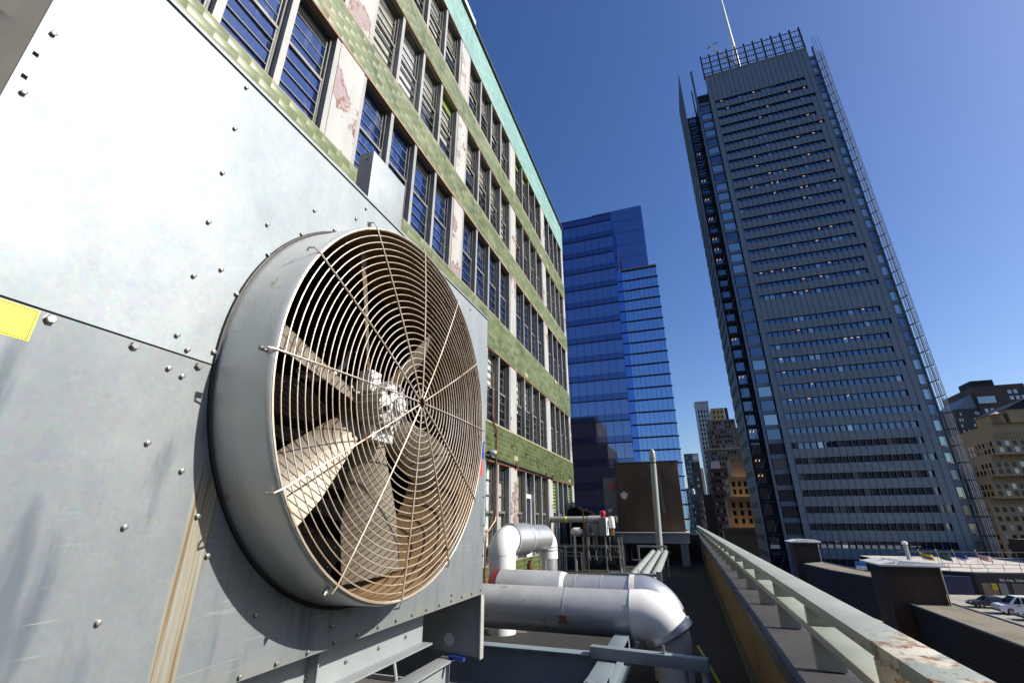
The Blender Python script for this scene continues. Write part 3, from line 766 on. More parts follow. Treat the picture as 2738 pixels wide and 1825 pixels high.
# --- sash windows
WW = 0.985
def sash_frame(w, h, up, lowr, door=False):
    f = MB()
    fr = 0.045
    f.box(-0.16, 0.03, 0, fr, 0, h).box(-0.16, 0.03, w-fr, w, 0, h)
    f.box(-0.16, 0.03, fr+0.001, w-fr-0.001, h-fr, h-0.001).box(-0.16, 0.03, fr+0.001, w-fr-0.001, 0.001, fr)
    return f
def sash_bars(w, h, split, nu, nl):
    m = MB(); fr = 0.046
    zs = []
    hm = h*split
    m.box(-0.055, 0.028, fr, w-fr, hm-0.035, hm+0.035)
    for i in range(1, nl):
        z = fr + (hm-0.035-fr)*i/nl; m.box(-0.045, 0.012, fr, w-fr, z-0.008, z+0.008)
    for i in range(1, nu):
        z = hm+0.035 + (h-fr-hm-0.035)*i/nu; m.box(-0.085, -0.04, fr, w-fr, z-0.008, z+0.008)
    # stiles
    for yy_ in (fr, w-fr-0.03):
        m.box(-0.05, 0.018, yy_+0.0005, yy_+0.0295, fr+0.0005, hm-0.0355); m.box(-0.09, -0.035, yy_+0.0005, yy_+0.0295, hm+0.0355, h-fr-0.0005)
    return m
WM = {}
def window(y0_, z0, w, h, look, nu=4, nl=4, louvre=None):
    key = (round(w,3), round(h,3), nu, nl)
    fr = 0.046; hm = h*0.5
    if key not in WM:
        fm = sash_frame(w, h, nu, nl).mesh('window', MT['frame'])
        sm = sash_bars(w, h, 0.5, nu, nl).mesh('sash', MT['muntin'])
        ph_l = (hm-0.035-fr)/nl - 0.022; ph_u = (h-fr-hm-0.035)/nu - 0.022
        pw_ = w-2*fr-0.06
        P = {}
        for gname in ('glass_w', 'glass_blue'):
            P[gname] = (MB().box(-0.003,0.003,0,pw_,0,ph_l).mesh('pane', MT[gname]), MB().box(-0.003,0.003,0,pw_,0,ph_u).mesh('pane', MT[gname]))
        B = {}
        for bn in ('blind','blind_w','blind_o','board'):
            B[bn] = MB().box(-0.006,0,0,w-0.1,0,h).mesh('window_blind', MT[bn])
        V = MB()
        for i in range(7):
            V.prism([(0.0, i*ph_u/7), (0.05, i*ph_u/7-0.03+0.0), (0.055, i*ph_u/7-0.022), (0.005, i*ph_u/7+0.012)], 'y', 0, pw_)
        WM[key] = (fm, sm, P, B, V.mesh('vent_slats', MT['darksteel']), V.mesh('vent_slats', MT['green_l']))
    fm, sm, P, B, vd, vg = WM[key]
    wv = inst(fm, 'window', lo, (GX, y0_, z0))
    inst(sm, 'sash', wv, (GX, y0_, z0))
    gname = 'glass_blue' if look[0] == 'b' else 'glass_w'
    for i in range(nl+nu):
        if i < nl:
            z = z0 + fr + (hm-0.035-fr)*i/nl + 0.011; x = GX-0.018; pm_ = P[gname][0]
        else:
            z = z0 + hm+0.035 + (h-fr-hm-0.035)*(i-nl)/nu + 0.011; x = GX-0.063; pm_ = P[gname][1]
        if i == nl+nu-1 and louvre:
            inst(vg if louvre == 'g' else vd, 'vent_slats', wv, (x-0.03, y0_+fr+0.03, z+0.02)); continue
        inst(pm_, 'pane', wv, (x, y0_+fr+0.03, z), rot=(0, random.uniform(-0.012,0.012), random.uniform(-0.02,0.02)))
    bl = {'b': 'blind', 'w': 'blind_w', 'o': 'blind_o', 'n': 'board'}
    frac = float(look[2:]) if len(look) > 2 else 0
    if frac > 0:
        inst(B[bl[look[1]]], 'window_blind', wv, (GX-0.105, y0_+0.05, z0+h*(1-frac)), scale=(1,1,frac-0.005))
    return wv
# look codes: glass (b blue with sky reflection tinted in, c clear) + covering (b beige, w white, o ochre, n board) + how far it is drawn
def bay_slots(i):
    a = PIL[i][1]; b = PIL[i+1][0]
    n = 4; gap = (b-a-n*WW)/(n+1) if i < 4 else 0
    w = WW
    if i == 4: w = 0.90; gap = (b-a-n*w)/(n+1)
    return [(a+gap+k*(w+gap), w, gap) for k in range(n)]
LOOK = {
 1: [None, ['c-']*4, ['c-','cw0.5','c-','cw0.4'], ['c-','cw0.45','cw0.5','c-'], ['cw0.6','cw0.5','cn1.0','cn1.0'], ['cn1.0','cn0.9','cn1.0','cn1.0']],
 2: [['b-']*4, ['b-']*4, ['b-']*4, ['b-','b-','b-','b-'], ['b-','b-','b-','b-'], ['b-']*4],
 3: [['cb0.55','cw0.95','cb0.6','cb0.5'], ['cb0.95','cw0.97','cb0.6','cb0.7'], ['cb0.5','cb0.55','cb0.6','cb0.97'], ['cb0.6','cb0.6','cb0.97','cb0.95'], ['cb0.8','cb0.75','cb0.6','cb0.6'], ['cn0.6','cb0.7','cn0.6','cb0.5']],
 4: [['b-','cb0.6','b-','cb0.6'], ['b-','cb0.6','cb0.75','cb0.5'], ['cb0.5','cb0.45','cb0.55','cb0.5'], ['c-','cn0.6','c-','c-'], ['b-','b-','c-','c-'], ['c-']*4],
}
for r in (1, 2, 3, 4):
    z0, z1 = ROWS[r]
    for i in range(5):
        sl = bay_slots(i)
        for k, (y_, w, gap) in enumerate(sl):
            lk = LOOK[r][i+1 if r == 1 else i]
            if lk is None: continue
            lv = None
            if r == 2 and (i*4+k) in (1, 3, 6, 7, 8, 11, 13, 14, 16): lv = 'd'
            if r == 3 and (i*4+k) in (7,): lv = 'g'
            if r == 4 and (i*4+k) in (12, 13): lv = 'g'
            window(y_, z0+0.003, w, z1-z0-0.006, lk[k], 4, 4, lv)
        for k in range(5):
            y_ = sl[k][0]-sl[k][2] if k < 4 else sl[3][0]+sl[3][1]
            MB().box(GX-0.16, FX-0.018, y_+0.001, y_+sl[0][2]-0.001, z0+0.001, z1-0.001).build('mullion', MT['mullion'], lo)
        MB().box(FX-0.006, FX+0.006, PIL[i][0], PIL[i+1][0], z1-0.014, z1+0.010).build('head_sealant', MT['caulk'], lo)
# ground band: tall glazed frames, a white door, lime louvres
z0, z1 = ROWS[0]
for i, lk in ((0, ['c-','cb0.6','c-','cb0.5']), (1, ['cb0.5','c-','cb0.6','c-']), (2, ['co0.8','cb0.8','cw0.85','cb0.8']), (3, ['co0.8','door','co0.82','co0.8']), (4, ['louv','cn0.6','cn0.6','louv'])):
    sl = bay_slots(i)
    for k, (y_, w, gap) in enumerate(sl):
        if lk[k] == 'door':
            d = MB().box(GX-0.10, GX+0.03, y_, y_+0.07, z0, 0.95).box(GX-0.10, GX+0.03, y_+w-0.07, y_+w, z0, 0.95).box(GX-0.10, GX+0.03, y_+0.071, y_+w-0.071, 0.80, 0.949).box(GX-0.10, GX+0.03, y_+0.071, y_+w-0.071, z0, z0+0.25).build('door', MT['white'], lo, label='white framed glazed door')
            MB().box(GX-0.03, GX-0.02, y_+0.071, y_+w-0.071, z0+0.251, 0.799).build('door_glass', MT['glass_w'], d)
            MB().box(GX+0.031, GX+0.07, y_+w-0.06, y_+w-0.03, -0.3, -0.15).build('handle', MT['bolt'], d)
            tr = MB().box(GX-0.1, GX+0.02, y_, y_+0.05, 0.96, z1).box(GX-0.1, GX+0.02, y_+w-0.05, y_+w, 0.96, z1).build('transom_frame', MT['frame'], lo)
            MB().box(GX-0.05, GX-0.045, y_+0.051, y_+w-0.051, 0.96, z1-0.002).build('pane', MT['glass_w'], tr)
        elif lk[k] == 'louv':
            fr_ = MB().box(GX-0.15, GX+0.02, y_, y_+0.04, z0, z1).box(GX-0.15, GX+0.02, y_+w-0.04, y_+w, z0, z1).box(GX-0.15, GX+0.02, y_+0.041, y_+w-0.041, 0.33, 0.40).build('louvre_frame', MT['mullion_b'], lo)
            for q in range(9):
                zq = 0.43 + q*0.145
                MB().prism([(GX-0.12, zq+0.09), (GX+0.03, zq), (GX+0.035, zq+0.012), (GX-0.115, zq+0.102)], 'y', y_+0.041, y_+w-0.041).build('louvre_slat', MT['green_l'], fr_)
            MB().box(GX-0.05, GX-0.045, y_+0.041, y_+w-0.041, z0, 0.329).build('pane', MT['glass_w'], fr_)
        else:
            window(y_, z0+0.003, w, z1-z0-0.006, lk[k], 3, 3, 'd' if (i == 2 and k == 3) else None)
    for k in range(5):
        y_ = sl[k][0]-sl[k][2] if k < 4 else sl[3][0]+sl[3][1]
        MB().box(GX-0.16, FX-0.018, y_+0.001, y_+sl[0][2]-0.001, z0+0.001, z1-0.001).build('mullion', MT['mullion_b'], lo)
    MB().box(FX-0.006, FX+0.006, PIL[i][0], PIL[i+1][0], z1-0.014, z1+0.012).build('head_sealant', MT['caulk'], lo)
# conduits, brackets and a flood lamp on the wall
cd = thing('wall_conduit', (FX, 14.0, ROOF), 'thin brown conduit running down the green tiles beside the cabinet', 'pipe')
MB().tube([(FX+0.05,13.6,4.6),(FX+0.05,13.6,3.2),(FX+0.05,13.75,2.95),(FX+0.05,14.0,2.75),(FX+0.05,14.0,0.2),(FX+0.05,13.95,0.0),(FX+0.05,13.3,-0.35),(FX+0.05,13.2,-0.6),(FX+0.05,13.2,ROOF+0.01)], 0.028, 8).build('conduit', MT['copper'], cd, smooth=True)
for zz_ in (2.6, 1.7, 0.5):
    MB().box(FX+0.001, FX+0.07, 13.93, 14.07, zz_, zz_+0.04).build('strap', MT['darksteel'], cd)
hp = thing('head_conduit', (FX, 18, 1.85), 'long dark conduit along the head of the ground floor windows', 'pipe')
MB().tube([(FX+0.06,13.0,1.86),(FX+0.06,16.2,1.83),(FX+0.06,21.2,1.80)], 0.035, 8).build('conduit', MT['darksteel'], hp, smooth=True)
for yy_ in (16.0, 19.9, 21.0):
    MB().box(FX+0.01, FX+0.11, yy_-0.07, yy_+0.07, 1.74, 1.90).build('junction_box', MT['copper'], hp, bevel=0.01)
for q, (yy_, zz_) in enumerate([(15.6,2.35),(17.2,2.25),(18.7,2.15),(19.9,2.1),(21.7,2.0),(22.6,1.98),(24.6,1.97)]):
    b = thing('wall_bracket', (FX, yy_, zz_), 'small black hook bracket ' + ('above the peeling pilaster beside the white door', 'directly above the white door', 'above the window next to the white door', 'near where the dark conduit ends', 'above the first lime louvre', 'above the windows between the lime louvres', 'above the last lime louvre at the corner')[q], 'bracket', 'hook brackets above the ground floor windows')
    MB().tube([(FX+0.001,yy_,zz_+0.12),(FX+0.12,yy_,zz_+0.12),(FX+0.12,yy_+0.22,zz_+0.10),(FX+0.12,yy_+0.22,zz_-0.15)], 0.013, 6).build('hook', MT['darksteel'], b)
    MB().box(FX+0.001, FX+0.015, yy_-0.03, yy_+0.03, zz_+0.05, zz_+0.19).build('hook_plate', MT['darksteel'], b)
fl = thing('flood_lamp', (FX, 13.4, 1.95), 'small chrome flood lamp fixed to the green tile wall', 'lamp')
MB().lathe((FX+0.10,13.35,1.98), (0.6,0.7,-0.3), [(0,0.0),(0,0.06),(0.08,0.11),(0.16,0.12),(0.16,0.10),(0.15,0.0)], 16).build('lamp_head', MT['alu'], fl, smooth=True)
MB().box(FX+0.001, FX+0.12, 13.28, 13.36, 1.90, 2.0).build('lamp_arm', MT['darksteel'], fl)

# ================================================================ steelwork and pipes on the terrace
def ibeam(name, p0, p1, h, w, label, cat='beam', mat='steel_blue', group=None, tf=0.016, tw=0.012):
    """wide flange beam; p0, p1 are the ends of its top centre line"""
    p0 = Vector(p0); p1 = Vector(p1)
    t = thing(name, ((p0.x+p1.x)/2, (p0.y+p1.y)/2, p0.z-h), label, cat, group)
    u = Vector((0,0,1))
    MB().bar(p0-u*tf/2, p1-u*tf/2, w, tf).build('top_flange', MT[mat], t, bevel=0.002)
    MB().bar(p0-u*(h-tf/2), p1-u*(h-tf/2), w, tf).build('bottom_flange', MT[mat], t)
    MB().bar(p0-u*h/2, p1-u*h/2, tw, h-2*tf-0.002).build('web', MT[mat], t)
    return t
b1 = ibeam('support_beam', (-2.33, 0.4, -1.222), (-2.33, 4.70, -1.222), 0.28, 0.16, 'grey wide flange beam lengthwise under the fan cabinet', mat='steel')
MB().box(-2.415, -2.411, 4.30, 4.36, -1.50, -1.24).build('stiffener', MT['steel'], b1)
MB().cyl((-2.29,4.62,-1.205), (-2.12,4.58,-1.205), 0.018, n=10).build('blue_marker', MT['blue_st'], b1)
b2 = ibeam('support_beam', (-5.2, 5.28, -1.222), (-1.075, 5.28, -1.222), 0.36, 0.15, 'dark blue grey beam crossing behind the cabinet leg')
b3 = ibeam('support_beam', (-0.90, 3.0, -1.262), (-0.90, 8.3, -1.262), 0.30, 0.17, 'blue grey beam with bolted splice running under the silver pipes')
for i in range(3):
    for j in range(2):
        inst(hex_m, 'splice_bolt', b3, (-0.945+j*0.09, 4.15+i*0.16, -1.262), rot=(0, R(-90), 0), scale=(1.6,1.0,1.0))
MB().box(-0.98, -0.82, 4.02, 4.62, -1.2615, -1.2525).build('splice_plate', MT['steel_blue'], b3)
hs_ = thing('cross_bar', (-0.55, 5.25, -1.33), 'blue grey box section bar with one upright bolt, bridging toward the parapet', 'beam')
MB().bar((-1.06, 5.27, -1.205), (0.02, 5.14, -1.205), 0.10, 0.10).build('bar', MT['steel_blue'], hs_, bevel=0.004)
MB().cyl((-0.36,5.18,-1.155), (-0.36,5.18,-1.09), 0.012, n=8).build('bolt', MT['bolt'], hs_)
MB().cyl((-0.36,5.18,-1.155), (-0.36,5.18,-1.135), 0.026, n=6).build('nut', MT['bolt'], hs_)
for xx in (-0.20, -0.02):
    MB().cyl((xx,5.17,ROOF), (xx,5.17,-1.256), 0.035, n=12).build('post', MT['steel'], hs_, smooth=True)
for (xx, yy_) in ((-4.8,5.28),(-1.3,5.28)):
    t = thing('beam_pier', (xx,yy_,ROOF), 'short steel stub holding up the crossing beam' + (' by the wall' if xx < -4 else ' near the splice'), 'post')
    MB().box(xx-0.08, xx+0.08, yy_-0.08, yy_+0.08, ROOF, -1.583).build('stub', MT['steel_blue'], t)
    MB().box(xx-0.14, xx+0.14, yy_-0.14, yy_+0.14, ROOF+0.0005, ROOF+0.015).build('foot_plate', MT['steel_blue'], t)
ch = thing('floor_channel', (-2.0, 6.1, ROOF), 'long grey channel lying on the dark roof behind the crossing beam', 'channel')
MB().box(-4.2, -0.9, 6.02, 6.10, ROOF, ROOF+0.06).build('channel', MT['steel'], ch)
br = thing('diagonal_rod', (-2.9, 4.6, ROOF), 'thin grey rod leaning on the roof under the cabinet', 'rod')
MB().cyl((-3.1,4.9,-1.25), (-2.55,4.35,ROOF+0.02), 0.018, n=8).build('rod', MT['steel'], br)
cn = thing('scrap_block', (-2.9, 5.0, ROOF), 'weathered wooden block lying under the cabinet frame', 'block')
MB().box(-3.3,-2.9,4.9,5.05,ROOF,ROOF+0.09).build('block', MT['board'], cn, bevel=0.006)

def bands_on(pr, xs, y, z, r, mat, parent):
    for x in xs:
        MB().lathe((x, y, z), (1,0,0), [(0,r+0.0005),(0.0,r+0.004),(0.012,r+0.004),(0.012,r+0.0005)], 40).build('clamp_band', MT[mat], parent, smooth=True)
# front pipe
R1 = 0.262; PY, PZ = 6.62, -1.085
p1_ = thing('insulated_pipe', (-0.5, PY, ROOF), 'fat silver jacketed pipe ending in a bright white elbow', 'pipe')
MB().cyl((-5.3,PY,PZ), (-0.795,PY,PZ), R1, n=48).build('pipe_jacket', MT['alu_dull'], p1_, smooth=True)
bands_on(p1_, (-1.62, -2.75), PY, PZ, R1, 'alu', p1_)
EX = -0.795; ER = 0.285
ca = Vector((EX+0.16,PY,PZ-ER))
a55 = R(62)
pts = [(EX+0.001,PY,PZ), (EX+0.05,PY,PZ), (EX+0.11,PY,PZ)] + arc(ca, (0,0,1), (1,0,0), ER, 0, a55, 10)
MB().tube(pts, [R1+0.012, R1+0.014, R1+0.016] + [R1+0.018-0.004*i/10 for i in range(11)], 44).build('white_elbow', MT['white_pvc'], p1_, smooth=True)
e1 = Vector(pts[-1]); td = Vector((math.cos(a55), 0, -math.sin(a55)))
MB().lathe(e1-td*0.02, td, [(0,R1+0.005),(0,R1+0.040),(0.065,R1+0.042),(0.075,R1+0.030),(0.08,0.19)], 48).build('collar', MT['alu'], p1_, smooth=True)
pts2 = arc(ca, (0,0,1), (1,0,0), ER, a55, math.pi/2, 6)
MB().tube(pts2 + [Vector((pts2[-1].x, PY, PZ-ER-0.05))], [0.235-0.02*i/7 for i in range(8)], 36).build('wrapped_elbow', MT['white_rough'], p1_, smooth=True)
MB().cyl((pts2[-1].x,PY,PZ-ER-0.051), (pts2[-1].x,PY,ROOF), 0.205, n=32).build('drop_pipe', MT['white_rough'], p1_, smooth=True)
MB().box(-1.66,-1.56,PY-R1-0.018,PY-R1-0.001+0.02,PZ-0.10,PZ-0.07).build('rusty_clip', MT['copper'], p1_)
MB().box(-1.66,-1.56,PY-R1-0.018,PY-R1-0.001+0.02,PZ-0.045,PZ-0.015).build('rusty_clip', MT['copper'], p1_)
# rear pipe
R2 = 0.25; QY, QZ = 7.28, -0.98
p2_ = thing('insulated_pipe', (-0.6, QY, ROOF), 'silver jacketed pipe with a wider left sleeve behind the front pipe', 'pipe')
MB().cyl((-2.86,QY,QZ), (-0.80,QY,QZ), R2, n=44).build('pipe_jacket', MT['alu'], p2_, smooth=True)
bands_on(p2_, (-1.25, -1.62), QY, QZ, R2, 'alu_dull', p2_)
MB().lathe((-2.78,QY,QZ), (1,0,0), [(0,R2+0.001),(0,R2+0.035),(0.92,R2+0.035),(0.95,R2+0.028),(0.95,R2+0.001)], 44).build('wide_sleeve', MT['alu_dull'], p2_, smooth=True)
MB().lathe((-1.829,QY,QZ), (1,0,0), [(0,R2+0.03),(0.05,R2+0.018),(0.05,R2+0.001)], 44).build('white_cap', MT['white_pvc'], p2_, smooth=True)
pts = [(-0.80,QY,QZ)] + arc((-0.74,QY,QZ-0.32), (0,0,1), (1,0,0), 0.32, 0, math.pi/2, 12)
MB().tube(pts, R2+0.02, 40).build('silver_elbow', MT['alu'], p2_, smooth=True)
MB().cyl((-0.42,QY,QZ-0.321), (-0.42,QY,ROOF), R2-0.03, n=32).build('drop_pipe', MT['white_rough'], p2_, smooth=True)
MB().lathe((-0.86,QY,QZ), (1,0,0), [(0,R2+0.001),(0,R2+0.022),(0.07,R2+0.022),(0.07,R2+0.001)], 44).build('white_joint', MT['white_rough'], p2_, smooth=True)
rd = thing('red_flange', (-3.0, 7.35, ROOF), 'dark red flange half hidden left of the wide pipe sleeve', 'flange')
MB().cyl((-2.90,7.28,-1.0), (-2.82,7.28,-1.0), 0.30, n=32).build('flange', MT['darkred'], rd, smooth=True)
# looped pipe: white riser, silver crossover, white elbow, silver drop
UY = 9.0; ZA = -0.37
p3_ = thing('looped_pipe', (-3.2, UY, ROOF), 'inverted U pipe with two white elbows and a silver middle', 'pipe')
ux = -3.43
cd_ = Vector((0.30, 0.954, 0)).normalized()
A0 = Vector((ux, UY, ZA-0.24))
def along(t, z=0.0): return Vector((ux, UY, ZA+z)) + cd_*t
MB().cyl((ux,UY,ROOF), (ux,UY,ZA-0.24), 0.258, n=40).build('riser', MT['white_pvc'], p3_, smooth=True)
MB().tube([(ux,UY,ZA-0.245)] + arc(A0+cd_*0.26, tuple(-cd_), (0,0,1), 0.26, 0, math.pi/2, 12), 0.262, 40).build('white_elbow', MT['white_pvc'], p3_, smooth=True)
MB().cyl(along(0.24,0.02), along(0.72,0.02), 0.300, n=44).build('silver_sleeve', MT['alu'], p3_, smooth=True)
MB().lathe(along(0.715,0.02), cd_, [(0,0.24),(0,0.306),(0.03,0.306),(0.03,0.24)], 44).build('sleeve_band', MT['alu_dull'], p3_, smooth=True)
MB().cyl(along(0.721,0.02), along(1.42,0.02), 0.265, n=40).build('silver_pipe', MT['alu'], p3_, smooth=True)
e_ = along(1.42, 0.02)
MB().tube(arc(e_-Vector((0,0,0.20)), (0,0,1), tuple(cd_), 0.20, 0, math.pi/2, 10) + [e_+cd_*0.20-Vector((0,0,0.42))], 0.205, 32).build('white_elbow', MT['white_pvc'], p3_, smooth=True)
d_ = e_+cd_*0.20
MB().cyl((d_.x,d_.y,d_.z-0.421), (d_.x,d_.y,ROOF), 0.192, n=32).build('silver_drop', MT['alu'], p3_, smooth=True)
MB().lathe((d_.x,d_.y,d_.z-0.19),(0,0,-1),[(0,0.2052),(0,0.2085),(0.015,0.2085),(0.015,0.2052)],32).build('strap', MT['darksteel'], p3_)
MB().lathe((d_.x,d_.y,d_.z-0.25),(0,0,-1),[(0,0.2052),(0,0.2085),(0.015,0.2085),(0.015,0.2052)],32).build('strap', MT['darksteel'], p3_)
MB().tube([(d_.x-0.33,d_.y-0.3,d_.z-0.45),(d_.x-0.33,d_.y-0.3,ROOF)], 0.038, 10).build('copper_drain', MT['copper'], p3_, smooth=True)
MB().cyl((d_.x-0.33,d_.y-0.3,d_.z-0.62),(d_.x-0.33,d_.y-0.3,d_.z-0.50), 0.065, n=12).build('drain_valve', MT['copper'], p3_, smooth=True)
sd = cd_.cross(Vector((0,0,1)))
for i in range(14):
    th = 2*math.pi*i/14
    c = along(0.69,0.02) + (sd*math.cos(th)+Vector((0,0,1))*math.sin(th))*0.3015
    MB().lathe(c, (c-along(0.69,0.02)), [(0,0.011),(0.004,0.010),(0.006,0.0)], 8).build('rivet', MT['bolt'], p3_, smooth=True)
# three long conduits on two stands
for k, xx in enumerate((-1.22, -1.01, -0.79)):
    c = thing('long_conduit', (xx, 13, -1.1), ('grey painted conduit lying nearest the tiled facade of the three toward the tank', 'grey painted conduit lying between its two parallel neighbours toward the tank', 'grey painted conduit lying nearest the parapet of the three toward the tank')[k], 'pipe', 'three parallel grey conduits')
    MB().cyl((xx+0.02,10.0,-1.09), (xx-0.10,19.0,-1.09), 0.088, n=20).build('conduit', MT['polegrey'], c, smooth=True)
    for yy_ in (10.6, 18.4):
        MB().lathe((xx, yy_, -1.09), (0,1,0), [(0,0.0885),(0,0.097),(0.05,0.097),(0.05,0.0885)], 20).build('clamp', MT['darksteel'], c)
st1 = thing('pipe_stand', (-1.0, 9.95, ROOF), 'steel angle bar stand across the close end of the three conduits', 'stand')
MB().bar((-1.54,9.90,-0.965), (-0.58,9.90,-0.965), 0.06, 0.05).build('cross_bar', MT['steel'], st1, bevel=0.003)
for xx in (-1.5, -0.62): MB().box(xx-0.025,xx+0.025,9.935,9.985,ROOF,-0.945).build('leg', MT['steel'], st1)
MB().box(-0.68,-0.58,9.84,9.868,-1.06,-0.90).build('clamp_plate', MT['polegrey'], st1)
MB().cyl((-0.64,9.82,-1.06),(-0.64,9.82,-1.17),0.015,n=8).build('hanging_bolt', MT['darksteel'], st1)
for xx in (-1.3,-1.0): MB().cyl((xx,9.9,-0.94),(xx,9.9,-0.86),0.010,n=6).build('stud', MT['steel'], st1)
st2 = thing('pipe_stand', (-1.2, 18.9, ROOF), 'steel goalpost stand at the distant end of the three conduits', 'stand')
MB().bar((-1.87,18.9,-0.90), (-0.84,18.9,-0.90), 0.08, 0.07).build('cross_bar', MT['steel'], st2)
for xx in (-1.85,-0.86): MB().box(xx-0.03,xx+0.03,18.95,19.01,ROOF,-0.87).build('leg', MT['steel'], st2)
yb = thing('yellow_bar', (0.15, 7.1, ROOF), 'short yellow bar leaning behind the white elbow', 'bar')
MB().bar((-0.08,7.25,-1.50),(0.16,6.9,ROOF+0.02),0.03,0.02).build('bar', MT['yellow'], yb)

# ---------------------------------------------------------------- platform, brown tank, vent pole
S = 1.118
def sc(p): return (p[0]*S, p[1]*S, p[2]*S)
pf = thing('tank_platform', (-1.5*S, 22*S, ROOF), 'grey steel platform on short legs carrying the brown tank', 'platform')
px0, px1, py0, py1, pz = -3.25, -0.02, 23.3, 26.4, -0.52
MB().box(px0-0.05, px1+0.05, py0-0.08, py1, pz-0.06, pz).build('deck_plate', MT['deckp'], pf, bevel=0.006)
MB().box(px0, px1, py0, py0+0.03, pz-0.46, pz-0.061).build('front_beam', MT['steel_blue'], pf)
MB().box(px0, px1, py0-0.06, py0-0.001, pz-0.46, pz-0.43).build('beam_flange', MT['steel_blue'], pf)
MB().box(px0, px0+0.03, py0+0.031, py1, pz-0.46, pz-0.061).build('side_beam', MT['steel_blue'], pf)
MB().box(px1-0.03, px1, py0+0.031, py1, pz-0.46, pz-0.061).build('side_beam', MT['steel_blue'], pf)
for (xx, yy_) in ((px0+0.2,py0+0.2),(px1-0.25,py0+0.2),(px0+0.2,py1-0.3),(px1-0.25,py1-0.3)):
    l_ = MB().box(xx-0.16,xx+0.16,yy_-0.14,yy_-0.12,ROOF,pz-0.461).box(xx-0.16,xx+0.16,yy_+0.12,yy_+0.14,ROOF,pz-0.461).box(xx-0.01,xx+0.01,yy_-0.119,yy_+0.119,ROOF,pz-0.461).build('leg', MT['steel_blue'], pf)
    MB().box(xx-0.22,xx+0.22,yy_-0.2,yy_+0.2,ROOF+0.001,ROOF+0.02).build('foot_plate', MT['rusttank'], l_)
tk = thing('brown_tank', (-1.6, 25, pz), 'tall rust brown steel tank with white paint smears on the platform', 'tank')
tx0, tx1, ty0, ty1, tz0, tz1 = -3.05, -0.12, 23.85, 26.3, pz+0.001, 2.62
MB().box(tx0, tx1, ty0, ty1, tz0, tz1).build('tank_body', MT['rusttank'], tk, bevel=0.02)
MB().box(tx0-0.03, tx1+0.03, ty0-0.03, ty1+0.03, tz1+0.001, tz1+0.05).build('tank_lid', MT['rusttank'], tk)
for xx in (tx0+0.7, tx1-0.7):
    MB().box(xx-0.006, xx+0.006, ty0-0.012, ty0-0.0005, tz0, tz1-0.02).build('weld_seam', MT['rusttank'], tk)
MB().prism([(tx0+0.30+0.17*math.cos(t)*(1+0.18*math.sin(5*t)), 1.12+0.17*math.sin(t)*(1+0.15*math.cos(4*t))) for t in [2*math.pi*i/20 for i in range(20)]], 'y', ty0-0.004, ty0-0.0006).build('paint_splash', MT['white_rough'], tk)
MB().prism([(tx1-1.0,2.4),(tx1-0.93,2.42),(tx1-0.85,1.4),(tx1-0.78,0.3),(tx1-0.88,0.25),(tx1-0.97,1.2)], 'y', ty0-0.004, ty0-0.0006).build('paint_run', MT['tankgrey'], tk)
for xx in (-2.1,-1.95):
    MB().box(xx,xx+0.02,ty0-0.02,ty0-0.001,0.9,1.1).build('lug', MT['darksteel'], tk)
sh2 = thing('grey_cabinet', (-3.45, 25, ROOF), 'mauve grey steel cabinet tucked against the side of the brown tank', 'cabinet')
MB().box(-3.75,-3.08,24.0,26.2,ROOF,1.96).build('cabinet_body', MT['tankgrey'], sh2, bevel=0.01)
MB().lathe((-3.3,23.999,1.55),(0,-1,0),[(0,0.0),(0,0.02),(0.05,0.02),(0.05,0.11),(0.07,0.13),(0.09,0.11),(0.09,0.0)],20).build('valve_wheel', MT['red'], sh2, smooth=True)
MB().prism([(-3.62,0.50),(-3.40,0.52),(-3.42,0.42),(-3.55,0.33)], 'y', 23.990, 23.999).build('paint_scrape', MT['white_rough'], sh2)
vp = thing('vent_pole', (-1.28, 21.9, ROOF), 'tall grey green vent pipe with rounded cap in front of the tank', 'pipe')
MB().lathe((-1.28,21.9,ROOF),(0.035,0,1),[(0,0.19),(0.05,0.19),(0.051,0.145),(4.45,0.122),(4.46,0.145),(4.55,0.145),(4.56,0.125)],28).build('pole', MT['polegrey'], vp, smooth=True)
MB().lathe((-1.28+0.035*4.57,21.9,ROOF+4.56),(0.035,0,1),[(0,0.126),(0.16,0.122),(0.26,0.09),(0.32,0.04),(0.335,0.0)],28).build('cap', MT['polegrey'], vp, smooth=True)
MB().box(-1.35,-0.9,21.7,21.76,2.35,2.40).build('guy_bracket', MT['darksteel'], vp)

# ---------------------------------------------------------------- pump skid in front of the building's corner
sk = thing('pump_skid', (-3.6, 20, ROOF), 'low black steel frame with pipe legs holding grey cabinets', 'frame')
MB().bar((-4.15,20.0,-0.60),(-2.62,20.0,-0.60),0.06,0.05).build('front_bar', MT['darksteel'], sk)
MB().bar((-4.15,20.9,-0.60),(-2.62,20.9,-0.60),0.06,0.05).build('rear_bar', MT['darksteel'], sk)
for (xx,yy_) in ((-4.1,20.0),(-3.93,20.0),(-3.2,20.0),(-2.68,20.0),(-4.1,20.9),(-2.68,20.9)):
    MB().box(xx-0.025,xx+0.025,yy_-0.025,yy_+0.025,ROOF,-0.626).build('leg', MT['polegrey'], sk)
for zz_ in (-1.0,-1.35): MB().bar((-5.4,20.05,zz_),(-2.7,20.05,zz_),0.03,0.03).build('side_conduit', MT['mullion'], sk)
for i in range(9):
    xx = -4.05+i*0.17
    MB().tube([(xx,20.1,-0.63),(xx,20.1,-0.9),(xx+random.uniform(-.1,.1),20.2,-1.15),(xx+random.uniform(-.2,.2),20.3,-1.5)],0.018,6).build('small_pipe', MT[random.choice(['mullion','polegrey','copper','darksteel'])], sk, smooth=True)
